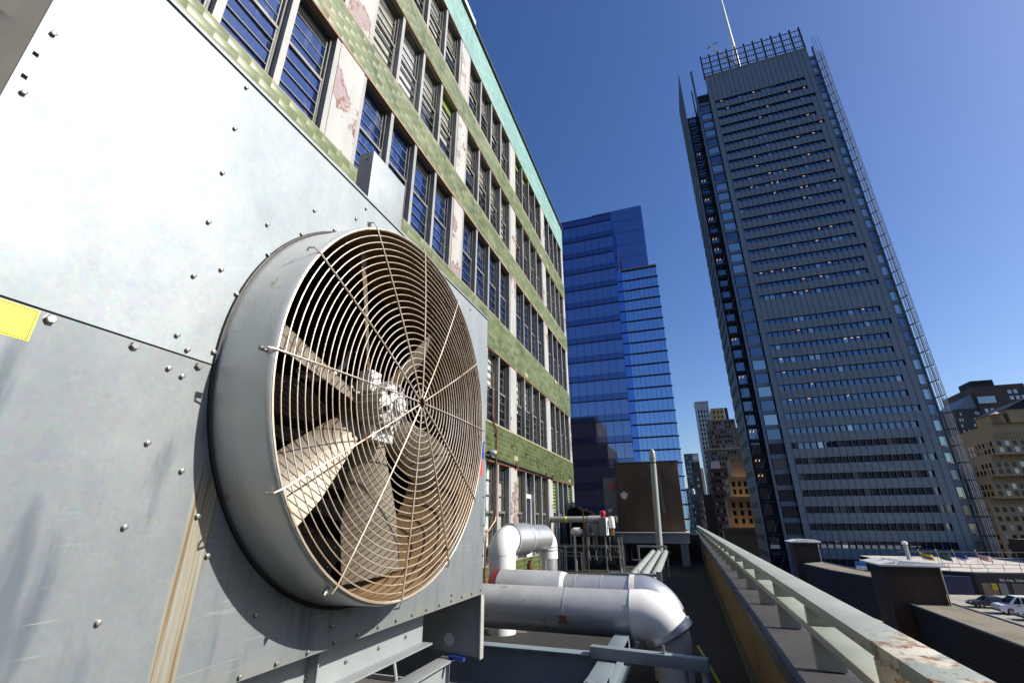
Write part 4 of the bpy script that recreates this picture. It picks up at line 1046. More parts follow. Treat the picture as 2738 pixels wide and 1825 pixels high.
cb = thing('electric_cabinet', (-3.7, 20.2, -0.57), 'low dark grey electric cabinet with louvred door on the pump frame', 'cabinet')
MB().box(-3.98,-3.42,20.0,20.5,-0.574,-0.13).build('cabinet_body', MT['cabinet'], cb, bevel=0.01)
for i in range(6): MB().box(-3.83,-3.70,19.985,19.999,-0.46+i*0.04,-0.44+i*0.04).build('vent_slit', MT['darksteel'], cb)
MB().box(-3.72,-3.66,19.98,19.999,-0.53,-0.50).build('latch', MT['white'], cb)
cb2 = thing('electric_cabinet', (-3.25, 20.2, -0.57), 'taller grey electric cabinet with a white edge on the pump frame', 'cabinet')
MB().box(-3.41,-3.14,19.95,20.5,-0.574,0.09).build('cabinet_body', MT['cabinet'], cb2, bevel=0.01)
MB().box(-3.139,-3.11,19.94,20.5,-0.574,0.10).build('edge_strip', MT['white'], cb2)
gp = thing('horizontal_pipe', (-4.3, 20.4, 0.0), 'grey horizontal pipe with a yellow band leaving the facade', 'pipe')
MB().cyl((-5.59,20.6,0.03),(-3.42,20.6,0.03),0.125,n=28).build('pipe', MT['polegrey'], gp, smooth=True)
MB().cyl((-4.95,20.6,0.03),(-4.85,20.6,0.03),0.1265,n=28).build('yellow_band', MT['yellow'], gp, smooth=True)
MB().cyl((-3.95,20.6,0.03),(-3.45,20.6,0.03),0.15,n=28).build('sleeve', MT['alu_dull'], gp, smooth=True)
MB().cyl((-3.10,20.6,0.03),(-2.75,20.6,0.03),0.13,n=24).build('flange_pipe', MT['tankgrey'], gp, smooth=True)
MB().tube([(-2.95,20.3,0.06),(-2.93,20.25,0.0),(-2.92,20.22,-0.2),(-2.92,20.22,-0.30)],0.12,20).build('white_elbow', MT['white_rough'], gp, smooth=True)
MB().cyl((-2.92,20.22,-0.301),(-2.92,20.22,-0.574),0.075,n=16).build('copper_stub', MT['copper'], gp, smooth=True)
wt = thing('white_vessel', (-4.35, 20.1, -0.6), 'small white rounded pressure vessel beside the grey cabinets', 'tank')
MB().lathe((-4.62,20.1,-0.45),(1,0,0),[(0,0.0),(0.01,0.05),(0.05,0.12),(0.13,0.165),(0.22,0.17),(0.40,0.17),(0.41,0.12),(0.50,0.11),(0.50,0.0)],28).build('vessel', MT['white_rough'], wt, smooth=True)
MB().box(-4.50,-4.42,20.05,20.15,ROOF,-0.60).build('vessel_leg', MT['white_rough'], wt)
rc = thing('red_valve', (-3.28, 20.3, 0.1), 'bright red round valve cap on top of the tall cabinet', 'valve')
MB().lathe((-3.28,20.3,0.091),(0,0,1),[(0,0.10),(0.06,0.10),(0.07,0.07),(0.10,0.07),(0.11,0.12),(0.22,0.125),(0.27,0.09),(0.28,0.0)],20).build('cap', MT['red'], rc, smooth=True)
fp = thing('copper_frame_post', (-4.02, 19.9, ROOF), 'thin rusty upright post with a small copper lamp top', 'post')
MB().box(-4.03,-3.99,19.86,19.9,ROOF,0.36).build('post', MT['copper'], fp)
MB().box(-4.10,-3.86,19.84,19.92,0.361,0.42).build('lamp_top', MT['copper'], fp)
tp = thing('black_tarp', (-5.0, 22.6, ROOF), 'black tarp covered equipment in front of the lime louvres', 'tarpaulin')
m = MB()
m.prism([(-5.3,ROOF),(-5.32,0.0),(-5.25,0.42),(-5.1,0.55),(-4.75,0.60),(-4.6,0.45),(-4.35,0.42),(-4.1,0.30),(-4.05,ROOF)], 'y', 22.3, 23.3)
m.build('tarp', MT['black'], tp, bevel=0.06)
for xx in (-5.1,-4.3):
    MB().box(xx-0.03,xx+0.03,22.2,22.26,ROOF,0.0).build('frame_leg', MT['mullion'], tp)
jb2 = thing('valve_cluster', (-5.0, 20.0, ROOF), 'cluster of pale green valves at the foot of the facade pilaster', 'valves')
for i in range(7):
    xx = -5.35+i*0.09; hh = random.uniform(0.5,0.95)
    v = MB().cyl((xx,19.9+0.05*(i%3),ROOF),(xx,19.9+0.05*(i%3),ROOF+hh),0.035,n=10).build('valve_pipe', MT['steel'], jb2, smooth=True)
    MB().cyl((xx-0.05,19.9+0.05*(i%3),ROOF+hh+0.02),(xx+0.05,19.9+0.05*(i%3),ROOF+hh+0.02),0.05,n=10).build('valve_body', MT['steel'], v)

ew = thing('rear_shade_wall', (-2.5, 27.6, ROOF), 'added low dark brick wall for the blackness behind the tank platform', 'wall')  # added wall, stands in for the darkness seen under the platform
MB().box(-5.5, 0.48, 27.3, 27.7, ROOF, -0.75).build('wall', MT['brick_d'], ew)
MB().box(-5.5, 0.48, 27.25, 27.75, -0.749, -0.70).build('coping', MT['darksteel'], ew)
eb = thing('shade_block', (-4.2, 21.6, ROOF), 'added black block for the shade under and behind the pump frame', 'base')  # added dark block standing in for shade around the pump frame
MB().box(-5.45, -2.75, 21.0, 22.15, ROOF, -1.02).build('shade_body', MT['cladding'], eb, bevel=0.01)
MB().box(-5.45, -4.3, 20.35, 20.95, ROOF, -1.25).build('shade_step', MT['cladding'], eb, bevel=0.01)
for i in range(5):
    MB().box(-5.3+i*0.5,-5.0+i*0.5,20.98,20.999,-1.7,-1.2).build('shade_panel', MT['darksteel'], eb)

# ================================================================ the screened office tower
TY = 150.0
NX = 22
cx0, cx1 = 28.8, 64.2
ow = thing('office_tower', (46, 170, STREET), 'tall grey office tower wrapped in pale rod screens with a white mast', 'skyscraper')
F0, FP = -25.0, 4.24
NF = 44
MB().box(24.9, 66.4, TY+1.8, TY+46, STREET+0.01, 158.0).build('tower_core', MT['towerdark'], ow)
MB().box(19.6, 24.89, TY+3.2, TY+17.5, STREET+0.01, 149.5).build('west_wing', MT['towerdark'], ow)
MB().box(30.0, 62.5, TY+2.2, TY+40, 158.01, 165.0).build('crown_block', MT['towerdark'], ow)
dx = (cx1-cx0)/NX
# spandrel screens, one per storey, and the glass between them
pane_m = [MB().box(-dx/2+0.10, dx/2-0.10, -0.03, 0.03, 0, 1.66).mesh('pane', MT[g_]) for g_ in ('glass_off','glass_off2')]
lit = NT('lit_office'); lit.set(Base_Color=(0.5,0.35,0.15), Emission_Color=(1.0,0.62,0.25), Emission_Strength=1.1); MT['lit'] = lit.m
glow = []
npan = 0
rest = {0: MB(), 1: MB()}
for f_ in range(NF):
    z0 = F0 + f_*FP
    top = z0 + FP
    if z0 > 152: break
    mech = 58 < z0 < 63 or z0 < -14
    lo_gap, hi_gap = z0+1.15, z0+2.85
    xe0 = cx0+dx*1; xe1 = cx1-dx*(2 if f_ % 3 else 1)
    if mech:
        MB().box(cx0, cx1, TY, TY+0.12, z0+1.141, z0+FP+1.14).build('rod_screen', MT['screen'], ow)
        continue
    MB().box(cx0, cx1, TY, TY+0.12, z0+2.85, z0+FP+1.14).build('rod_screen', MT['screen'], ow)
    MB().box(cx0, xe0-0.02, TY+0.001, TY+0.119, z0+1.141, z0+2.849).build('rod_screen_end', MT['screen'], ow)
    MB().box(xe1+0.02, cx1, TY+0.001, TY+0.119, z0+1.141, z0+2.849).build('rod_screen_end', MT['screen'], ow)
    n = int(round((xe1-xe0)/dx))
    MB().box(cx0, cx1, TY+1.2, TY+1.75, z0+2.9, z0+FP+1.0).build('floor_slab', MT['towerdark'], ow)
    for i in range(n):
        x = xe0+dx*(i+0.5)
        g_ = 1 if random.random() < (0.10 if z0 > 20 else 0.16) else 0
        if npan < 300:
            inst(pane_m[g_], 'pane', ow, (x, TY+0.6, z0+1.16)); npan += 1
        else:
            rest[g_].box(x-dx/2+0.10, x+dx/2-0.10, TY+0.57, TY+0.63, z0+1.16, z0+2.82)
        if z0 > 30 and random.random() < 0.10:
            glow.append((x, z0))
rest[0].build('window_panes', MT['glass_off'], ow, kind='stuff'); rest[1].build('window_panes', MT['glass_off2'], ow, kind='stuff')
gm = MB().box(-0.32, 0.32, -0.03, 0.0, 0, 0.10).mesh('ceiling_light', MT['lit'])
for (x, z) in glow[:70]:
    inst(gm, 'ceiling_light', ow, (x, TY+0.565, z+2.5), rot=(0, R(random.choice([0, -50, 0])), 0))
# top solid screen
MB().box(cx0, cx1, TY, TY+0.12, F0+41*FP+FP+1.141, 164.2).build('rod_screen', MT['screen'], ow)
for i in range(NX+1):
    x = cx0+dx*i
    MB().box(x-0.055, x+0.055, TY-0.13, TY-0.001, STREET+0.01, 164.2).build('screen_mullion', MT['towersteel'], ow)
# open lattice above the roof
MB().box(cx0, cx1, TY, TY+0.1, 164.21, 165.6).build('lattice_skirt', MT['finscreen'], ow)
for j, z in enumerate((166.6, 169.4, 172.2, 175.2)):
    MB().box(cx0-0.3, cx1+0.2, TY-0.05, TY+0.22, z, z+0.28).build('lattice_rail', MT['towersteel'], ow)
for i in range(2*NX+1):
    x = cx0+dx*i/2
    big = (i % 4 == 0)
    MB().box(x-(0.24 if big else 0.07), x+(0.24 if big else 0.07), TY+0.23, TY+0.75 if big else TY+0.35, 164.3, 177.2 if big else (176.2 if i % 2 == 0 else 173.8)).build('lattice_post', MT['towersteel'] if not big else MT['towerdark'], ow)
# mast with white base and the crane arm
MB().lathe((42.6,155,160), (-0.002,0,1), [(0,0.9),(14,0.85),(30,0.62),(52,0.40),(80,0.22),(80,0.0)], 14).build('mast', MT['mast'], ow, smooth=True)
MB().bar((43.2,153,166.0),(34.2,153,184.3),0.7,0.7).build('crane_arm', MT['mast'], ow)
MB().bar((32.6,153,183.6),(36.6,153,185.6),0.25,0.25).build('crane_head', MT['towersteel'], ow)
# left strip of windows, steel column, dark braced recess, side screen
wp = MB().box(25.0, 28.4, TY+1.2, TY+1.3, 0, 2.9).mesh('pane', MT['glass_off'], off=(25,TY+1.2,0)); wp2 = MB().box(25.0, 28.4, TY+1.2, TY+1.3, 0, 2.9).mesh('pane', MT['glass_off2'], off=(25,TY+1.2,0))
for f_ in range(NF-2):
    z0 = F0 + f_*FP
    MB().box(24.9, 28.75, TY+0.9, TY+1.75, z0+3.0, z0+FP-0.02).build('spandrel', MT['towersteel'], ow)
    inst(wp2 if random.random() < 0.35 else wp, 'pane', ow, (25.1, TY+1.2, z0+0.02))
MB().box(24.0, 24.75, TY+0.6, TY+1.4, STREET+0.01, 171).build('steel_column', MT['towersteel'], ow)
MB().box(23.2, 23.6, TY+2.0, TY+2.4, STREET+0.01, 162).build('steel_column', MT['towerdark'], ow)
for f_ in range(41):
    z0 = F0 + f_*FP
    MB().box(19.9, 24.0, TY+1.2, TY+1.6, z0-0.25, z0+0.25).build('brace_beam', MT['towerdark'], ow)
    MB().box(20.6, 22.9, TY+3.1, TY+3.19, z0+0.7, z0+3.7).build('pane', MT['glass_off'], ow)
    if f_ % 2 == 0:
        MB().bar((20.1,TY+2.0,z0+0.3),(23.6,TY+2.0,z0+FP*2-0.3),0.12,0.12).build('brace_rod', MT['towersteel'], ow)
    if random.random() < 0.4:
        for q in range(2): inst(gm, 'ceiling_light', ow, (21.1+q*0.9, TY+3.05, z0+2.9), rot=(0,R(-60),0))
# west side screen (seen along its length) with slots
for f_ in range(46):
    z0 = F0 + f_*FP
    if z0 > 166: break
    MB().prism([(TY, z0), (TY+17.8, z0), (TY+17.8, z0+FP-1.5), (TY, z0+FP-1.5)], 'x', 19.30, 19.42).build('side_screen', MT['finscreen'], ow)
    MB().prism([(TY+0.1, z0+FP-1.49), (TY+17.8, z0+FP-1.49), (TY+17.8, z0+FP-0.01), (TY+0.1, z0+FP-0.01)], 'x', 19.43, 19.5).build('side_glass', MT['towerdark'], ow)
    MB().box(19.30, 19.60, TY-0.15, TY-0.01, z0, z0+FP-0.01).build('screen_edge', MT['towersteel'], ow)
# right strip and projecting rod fin
rp = [MB().box(0, 1.9, -0.03, 0.03, 0, 2.7).mesh('pane', MT[g_]) for g_ in ('glass_off2','glass_off')]
rc_ = MB().box(0.2, 0.9, -0.02, 0.02, 0, 0.35).mesh('red_blind', MT['red'])
for f_ in range(44):
    z0 = F0 + f_*FP
    if z0 > 158: break
    MB().box(64.25, 66.6, TY+0.9, TY+1.75, z0+2.9, z0+FP-0.02).build('spandrel', MT['towersteel'], ow)
    inst(rp[0 if random.random() < 0.6 else 1], 'pane', ow, (64.35, TY+1.2, z0+0.1))
    if z0 < 18: inst(rc_, 'red_blind', ow, (64.7, TY+1.15, z0+0.15))
    for q in range(4):
        MB().box(66.9+q*0.44, 67.10+q*0.44, TY-0.6, TY-0.5, z0+0.25, z0+FP-0.12).build('rod_fin', MT['rodfin'], ow)
    MB().bar((66.5,TY+0.6,z0+0.1),(68.4,TY-0.5,z0+0.5),0.16,0.30).build('fin_bracket', MT['towerdark'], ow)
for xx in (66.62, 67.5, 68.55):
    MB().box(xx, xx+0.10, TY-0.7, TY-0.58, STREET+0.01, 169).build('fin_rail', MT['towersteel'], ow)
MB().box(66.41, 66.75, TY+0.5, TY+1.5, STREET+0.01, 166).build('steel_column', MT['towersteel'], ow)

# ================================================================ the blue glass towers
bt = thing('blue_glass_tower', (-25, 150, STREET), 'deep blue mirror glass tower rising behind the tiled building corner', 'skyscraper')
DY = 120.0
bx0, bx1 = -62.0, -10.6
zt = 86.5
MB().box(bx0, bx1-0.3, DY+0.5, DY+50, STREET+0.01, zt-0.6).build('tower_core', MT['slab_dark'], bt)
FPB = 5.62
z = zt - 0.5; k = 0
while z > STREET:
    zb = max(z-FPB, STREET+0.02)
    nW = 24; ww = (bx1-bx0)/nW
    # vision glass and spandrel of this storey; alternate panels lean a hair so reflections break
    MB().box(bx0, bx1, DY+0.05, DY+0.35, zb+1.62, z-0.28).build('vision_glass', MT['glass_tower'], bt)
    MB().box(bx0, bx1, DY+0.10, DY+0.35, zb+0.02, zb+1.60).build('spandrel_glass', MT['spandrel_blue'], bt)
    MB().box(bx0, bx1+0.1, DY-0.12, DY+0.30, z-0.27, z-0.01).build('slab_edge', MT['slab_dark'], bt)
    z -= FPB; k += 1
for i in range(25):
    x = bx0 + (bx1-bx0)*i/24
    MB().box(x-0.035, x+0.035, DY-0.02, DY+0.049, STREET+0.01, zt-0.55).build('glass_mullion', MT['slab_dark'], bt)
MB().box(bx0, bx1, DY+0.1, DY+0.3, zt-0.49, zt+1.6).build('parapet_glass', MT['spandrel_blue'], bt)
MB().box(bx0, bx1+0.05, DY, DY+0.35, zt+1.61, zt+1.85).build('parapet_rail', MT['slab_dark'], bt)
# side return
MB().box(bx1-0.29, bx1-0.01, DY+0.36, DY+14, STREET+0.01, zt).build('side_glass', MT['glass_tower'], bt)

b2_ = thing('stepped_glass_tower', (-5, 150, STREET), 'brighter blue glass tower with protruding ledges at each storey', 'skyscraper')
EY = 130.0
ex0, ex1 = -11.9, 0.45
ztr = 73.0
MB().box(ex0, ex1-0.5, EY+0.6, EY+30, STREET+0.01, ztr-0.3).build('tower_core', MT['slab_dark'], b2_)
FR = 3.46
z = ztr; k = 0; zsteps = []
nWr = 7
while z > STREET+1:
    zb = z-FR
    inset = 0.0
    # sawtooth right edge; face tilts back at the top, shaped to mirror brighter sky
    xr = ex1 + 0.12
    m = MB()
    m._add([(ex0,EY+0.0,zb+0.04),(ex1-0.25,EY+0.0,zb+0.04),(xr,EY+0.10,z-0.35),(ex0,EY+0.10,z-0.35),
            (ex0,EY+0.5,zb+0.04),(ex1-0.25,EY+0.5,zb+0.04),(xr,EY+0.4,z-0.35),(ex0,EY+0.4,z-0.35)],
           [(0,1,2,3),(7,6,5,4),(0,4,5,1),(1,5,6,2),(2,6,7,3),(3,7,4,0)])
    m.build('storey_glass', MT['glass_tower2'], b2_)
    MB().box(ex0+3.0 if k % 3 else ex0+2.0, ex1+0.35, EY-0.25, EY+0.45, z-0.34, z-0.08).build('ledge', MT['slab_dark'], b2_)
    for i in range(nWr+1):
        x = ex0+3.0+(ex1-ex0-3.2)*i/nWr
        MB().bar((x,EY-0.03,zb+0.05),(x,EY+0.07,z-0.36),0.07,0.05,up=(0,1,0)).build('glass_mullion', MT['slab_dark'], b2_)
    MB().box(ex1-0.1, ex1+0.15, EY+0.46, EY+20, zb+0.05, z-0.35).build('side_glass', MT['glass_tower2'], b2_)
    z -= FR; k += 1
MB().box(ex0+2.2, ex1+0.2, EY-0.2, EY+0.3, ztr+0.0, ztr+0.45).build('parapet_rail', MT['mullion'], b2_)
# the block standing behind it
b3_ = thing('rear_glass_tower', (-12, 165, STREET), 'blue glass slab with square panels standing above the stepped tower', 'skyscraper')
GY = 145.0
gx0, gx1, gz = -19.9, -1.7, 107.5
MB().box(gx0, gx1, GY+0.5, GY+18, STREET+0.01, gz).build('tower_core', MT['glass_tower'], b3_)
n = 7
for i in range(n):
    for j in range(16):
        z0 = gz - 0.1 - (j+1)*5.1
        x0 = gx0 + (gx1-gx0)*i/n
        MB().box(x0+0.06, x0+(gx1-gx0)/n-0.06, GY+0.2+random.uniform(0,0.02), GY+0.45, z0+0.06, z0+5.04).build('glass_panel', MT['glass_tower'] if j < 5 else MT['glass_tower2'], b3_)
MB().box(gx0+7.0, gx0+7.6, GY-0.1, GY+0.15, 84, 94).build('dark_slot', MT['slab_dark'], b3_)

# building behind the camera, seen only mirrored in the glass
rb = thing('mirrored_building', (-50, -80, STREET), 'dark stepped building mirrored in the lower part of the blue glass tower', 'building')
MB().box(-75,-47,-95,-50,STREET+0.01,62).build('wall', MT['dkbrown'], rb)
MB().box(-46.9,-41,-95,-50,STREET+0.01,44).build('lower_wall', MT['dkbrown'], rb)
MB().box(-40.9,-35,-95,-50,STREET+0.01,30).build('lower_wall', MT['dkbrown'], rb)
MB().box(-24,-17,-120,-70,STREET+0.01,50).build('side_wall', MT['dkbrown'], rb)

cb_ = thing('mirrored_block', (110, -170, STREET), 'dark city block mirrored in the lower windows of the office tower', 'building')
for (x0, x1, z1) in ((20, 60, 20), (60.1, 95, 62), (95.1, 130, 48), (130.1, 180, 66)):
    MB().box(x0, x1, -200, -150, STREET+0.01, z1).build('wall', MT['dkbrown'], cb_)

# ================================================================ more of the city
def tower(name, label, x0, x1, y0, y1, z1, mat, z0=None, group=None, cat='building'):
    z0 = STREET+0.01 if z0 is None else z0
    t = thing(name, ((x0+x1)/2, (y0+y1)/2, z0), label, cat, group)
    MB().box(x0, x1, y0, y1, z0, z1).build('wall', MT[mat], t)
    return t
WIN = {}
def windows(t, face, a0, a1, fixed, z0, z1, na, nz, w, h, mats=('darkwin',), pr=(1,), cap=300, sill=None):
    """real window boxes, recessed frame proud of the wall by a few cm; face x- / y-"""
    cnt = 0
    for j in range(nz):
        for i in range(na):
            a = a0 + (a1-a0)*(i+0.5)/na; z = z0 + (z1-z0)*(j+0.5)/nz
            m_ = random.choices(mats, pr)[0]
            key = (face[0], round(w,2), round(h,2), m_)
            if key not in WIN:
                b = MB()
                if face[0] == 'y': b.box(-w/2, w/2, -0.06, 0.05, -h/2, h/2)
                else: b.box(-0.06, 0.05, -w/2, w/2, -h/2, h/2)
                WIN[key] = b.mesh('window', MT[m_])
            loc = (a, fixed, z) if face[0] == 'y' else (fixed, a, z)
            inst(WIN[key], 'window', t, loc)
            cnt += 1
    return cnt
# white slender tower far up the street
wt_ = tower('white_tower', 'slender pale residential tower with a column of dark windows', 19.0, 30.0, 427, 445, 96.0, 'paleblue')
windows(wt_, 'y', 20.2, 28.8, 427, 20, 90, 4, 18, 1.25, 2.2)
windows(wt_, 'x', 428, 444, 19.0, 20, 90, 4, 18, 1.6, 2.2, ('palewin','darkwin'), (1,1))
for i in range(5): MB().box(19.6+i*2.35, 20.4+i*2.35, 426.7, 426.99, -20, 93.5).build('pier', MT['whiteb'], wt_)
MB().box(18.8,30.2,426.6,446,96.01,97.2).build('crown', MT['paleblue'], wt_)
# brown stepped hotel
bh = tower('stepped_brown_building', 'brown stepped masonry building with setbacks below the white tower', 22.3, 40, 352, 380, 66, 'brown_st')
MB().box(26.0,34.5,355,375,66.01,75.0).build('crown_block', MT['tan'], bh)
MB().box(35.2,37.2,358,360,66.01,75.5).build('chimney', MT['towerdark'], bh)
MB().box(20.5,40,345,351.99,STREET+0.01,58.5).build('setback_block', MT['brown_st'], bh)
MB().box(17.5,38,335,344.99,STREET+0.01,44.0).build('setback_block', MT['brown_st'], bh)
windows(bh, 'y', 23.2, 39, 351.99, 59.2, 65.5, 8, 2, 0.9, 1.6, ('palewin','darkwin'), (2,1))
windows(bh, 'y', 21.5, 38, 344.99, 45, 57.8, 9, 4, 0.9, 1.6, ('palewin','darkwin'), (1,1))
windows(bh, 'y', 18.2, 36, 334.99, 10, 43, 9, 9, 0.9, 1.6, ('palewin','darkwin'), (1,2))
windows(bh, 'y', 26.5, 34, 354.99, 66.8, 74, 3, 2, 1.0, 1.6)
for z_ in (44.0,): MB().box(17.3,38.2,334.7,334.95,z_-0.8,z_).build('cornice', MT['tan'], bh)
# tan building with its stacked setbacks, next to the screened tower
tb = tower('tan_setback_building', 'sunlit tan building with stacked setbacks beside the screened tower', 18.7, 27, 222, 245, 16.5, 'tan')
MB().box(21.0,28,226,245,16.51,25.5).build('setback_block', MT['tan'], tb)
MB().box(15.9,26,214,221.99,STREET+0.01,8.2).build('setback_block', MT['tan'], tb)
MB().box(12.6,25,207,213.99,STREET+0.01,-3.2).build('setback_block', MT['tan'], tb)
for (x0,x1,y_,z_) in ((18.6,27.1,221.9,16.9),(15.8,26.1,213.9,8.6),(12.5,25.1,206.9,-2.8),(20.9,28.1,225.9,25.9)):
    MB().box(x0-0.3,x1,y_-0.4,y_+0.09,z_-1.4,z_).build('cornice', MT['tan'], tb)
windows(tb, 'y', 19.2, 26, 221.99, 9.5, 15.5, 3, 2, 1.1, 1.9)
windows(tb, 'y', 17, 25, 213.99, -2, 7, 3, 3, 1.1, 1.9)
windows(tb, 'x', 222, 244, 18.7, 9, 15.5, 6, 2, 1.2, 1.9)
# red brick block
rk = tower('red_brick_tower', 'dark red brick apartment block with rows of pale windows up the street', 13.4, 22, 257, 290, 24.0, 'red_br')
windows(rk, 'y', 13.9, 21.5, 257, -22, 23, 5, 13, 0.9, 1.5, ('palewin','darkwin'), (1,1))
windows(rk, 'x', 258, 289, 13.4, -22, 23, 9, 13, 1.0, 1.5, ('darkwin','palewin'), (2,1))
MB().box(15.5,19.2,262,272,24.01,28.0).build('roof_house', MT['whiteb'], rk)
dk = tower('dark_street_building', 'dark narrow block in the street canyon with a white sunlit flank', 7.0, 12.2, 330, 360, 35.5, 'dkbrown')
MB().box(12.21,13.8,331,352,STREET+0.01,31.5).build('white_flank', MT['whiteb'], dk)
windows(dk, 'y', 7.5, 11.8, 330, -20, 34, 3, 14, 0.8, 1.6, ('darkwin','palewin'), (3,1))
dk2 = tower('brown_street_building', 'low brown brick block below the white sunlit flank', 9.0, 13.3, 262, 300, 12.0, 'red_br')
windows(dk2, 'x', 264, 298, 9.0, -20, 11, 8, 8, 1.0, 1.6, ('darkwin','palewin'), (2,1))
gy = tower('grey_tower', 'grey masonry tower at the end of the street canyon', 4.2, 11.2, 436, 460, 54.0, 'greyb')
windows(gy, 'y', 4.6, 10.8, 436, -20, 53, 6, 18, 0.6, 2.0, ('darkwin','palewin'), (3,1))
gy2 = tower('pale_glass_block', 'pale glass block with a bright rooftop sign panel behind the grey tower', 10.0, 16.6, 452, 470, 56.0, 'paleblue')
MB().box(11.2,15.4,451.7,451.99,50.5,53.5).build('sign_panel', MT['white'], gy2)
windows(gy2, 'y', 10.4, 16.2, 452, 0, 49, 4, 14, 1.0, 2.2)
nb = tower('small_canyon_building', 'small pale stone building with tower top low in the canyon', 3.4, 7.4, 300, 330, 14.0, 'greyb')
windows(nb, 'y', 3.7, 7.2, 300, -20, 13, 4, 9, 0.5, 1.6, ('darkwin','palewin'), (2,1))
MB().lathe((5.4,303,14.0),(0,0,1),[(0,0.9),(2.2,0.9),(2.3,1.1),(3.0,0.5),(3.4,0.0)],12).build('cupola', MT['paleblue'], nb)
ex_ = tower('canyon_end_block', 'far hazy block closing the end of the street', -8, 24, 620, 640, 36, 'greyb')
windows(ex_, 'y', -7, 23, 620, -20, 35, 14, 8, 1.2, 2.4)

# ---------------------------------------------------------------- right side: dark brick tower and tan tower with water tank
db = thing('dark_brick_tower', (195, 400, STREET), 'dark brown brick tower with stepped left edge and rooftop bulkhead', 'skyscraper')
MB().box(189.5,216,380,420,STREET+0.01,82.0).build('wall', MT['dkbrown'], db)
for (x0,x1,y0,y1,z1) in ((176.5,189.4,381,415,68.0),(174.0,176.4,383,412,60.0),(172.6,173.9,385,410,53.0)):
    MB().box(x0,x1,y0,y1,STREET+0.01,z1).build('setback_block', MT['dkbrown'], db)
MB().prism([(178,68.01),(189.4,68.01),(189.4,78),(186,76),(182,73)],'y',382,410).build('sloping_roof', MT['towersteel'], db)
MB().box(192,204,385,400,82.01,87).build('bulkhead', MT['towerdark'], db)
MB().box(190,199,379.6,379.95,70.5,75.0).build('penthouse_glass', MT['palewin'], db)
windows(db, 'y', 191, 215, 379.97, 4, 68, 8, 15, 1.7, 2.3, ('palewin','darkwin'), (2,1))
windows(db, 'y', 177, 189, 380.97, -10, 66.5, 9, 20, 0.75, 1.9, ('darkwin','palewin'), (2,1))
windows(db, 'y', 206, 215, 379.96, 71, 79, 3, 2, 1.9, 2.4, ('palewin','darkwin'), (2,1))
tt = thing('tan_art_deco_tower', (108, 205, STREET), 'sunlit tan masonry tower with ribbed setbacks and a rooftop water tank', 'building')
LV = [(94.6,140,203.5,240,6.2), (96.2,140,201.5,240,13.0), (97.4,140,199.5,240,19.6), (98.6,140,197.5,240,26.2)]
prevz = STREET+0.01
for (x0,x1,y0,y1,z1) in LV:
    MB().box(x0,x1,y0,y1,prevz,z1).build('wall', MT['tan'], tt)
    npz = int((120-x0)/0.85)
    for i in range(npz):
        MB().box(x0+i*0.85, x0+i*0.85+0.30, y0-0.22, y0-0.005, z1-1.7, z1+0.45).build('rib', MT['tan'], tt)
    windows(tt, 'y', x0+0.4, x0+20.4, y0-0.01, max(prevz,-24)+0.5, z1-1.9, 10, max(2, int((z1-1.9-max(prevz,-24))/2.6)), 1.0, 1.5, ('darkwin','palewin'), (3,1))
    windows(tt, 'x', y0+0.5, y0+16, x0-0.01, max(prevz,-24)+0.5, z1-1.9, 7, max(2, int((z1-1.9-max(prevz,-24))/2.6)), 1.0, 1.5, ('darkwin','palewin'), (3,1))
    prevz = z1+0.005
MB().box(99.8,140,197.8,225,26.21,29.6).build('roof_block', MT['tan'], tt)
MB().box(104.6,118,196.5,215,29.61,34.0).build('roof_house', MT['tan'], tt)
MB().prism([(104.0,34.01),(118.5,34.01),(111,37.5)],'y',196,216).build('house_roof', MT['towerdark'], tt)
wk = thing('water_tank', (102.5,196,29.6), 'round cedar water tank with white conical roof on the tan tower', 'water tank')
MB().lathe((102.6,198.5,29.7),(0,0,1),[(0,0.0),(0,1.85),(3.1,1.75),(3.1,0.0)],24).build('barrel', MT['wood'], wk, smooth=True)
MB().lathe((102.6,198.5,32.81),(0,0,1),[(0,2.0),(0.9,0.1),(0.95,0.0)],24).build('cone_roof', MT['whitegravel'], wk)
for zz_ in (30.2,31.0,31.8,32.5):
    MB().lathe((102.6,198.5,zz_),(0,0,1),[(0,1.83),(0,1.87),(0.08,1.87),(0.08,1.83)],24).build('hoop', MT['darksteel'], wk)
dl = tower('dark_low_block', 'dark unlit low block between the screened tower and the tan tower', 78, 94, 215, 245, 16, 'brick_d')
windows(dl, 'y', 79, 93, 215, -20, 12, 8, 8, 1.0, 1.8, ('darkwin',), (1,))
MB().box(88.6,91.2,214,214.9,8.0,17).build('lit_flank', MT['tan'], dl)
dm = tower('distant_dark_block', 'dark flat block just left of the dark brick tower', 150, 176, 395, 420, 45, 'dkbrown')
bk = tower('backdrop_block', 'plain grey block far behind the tan tower', 216.5, 330, 420, 450, 30, 'greyb')

# ================================================================ ramps, parking deck and terminal across the street
dkk = MB().prism([(21.3,40),(90,40),(90,104.5),(38.0,104.5),(21.3,62)], 'z', DECK-0.5, DECK).build('parking_deck', MT['concrete'], kind='structure')
for i in range(7):
    MB().box(33+0.6*i, 33.12+0.6*i+5.0, 70+i*3.1, 70.12+i*3.1, DECK+0.001, DECK+0.005).build('parking_line', MT['white'], dkk)
MB().box(21.3, 90, 40.01, 104, STREET+0.01, DECK-0.51).build('parking_floors', MT['cladding'], kind='structure')

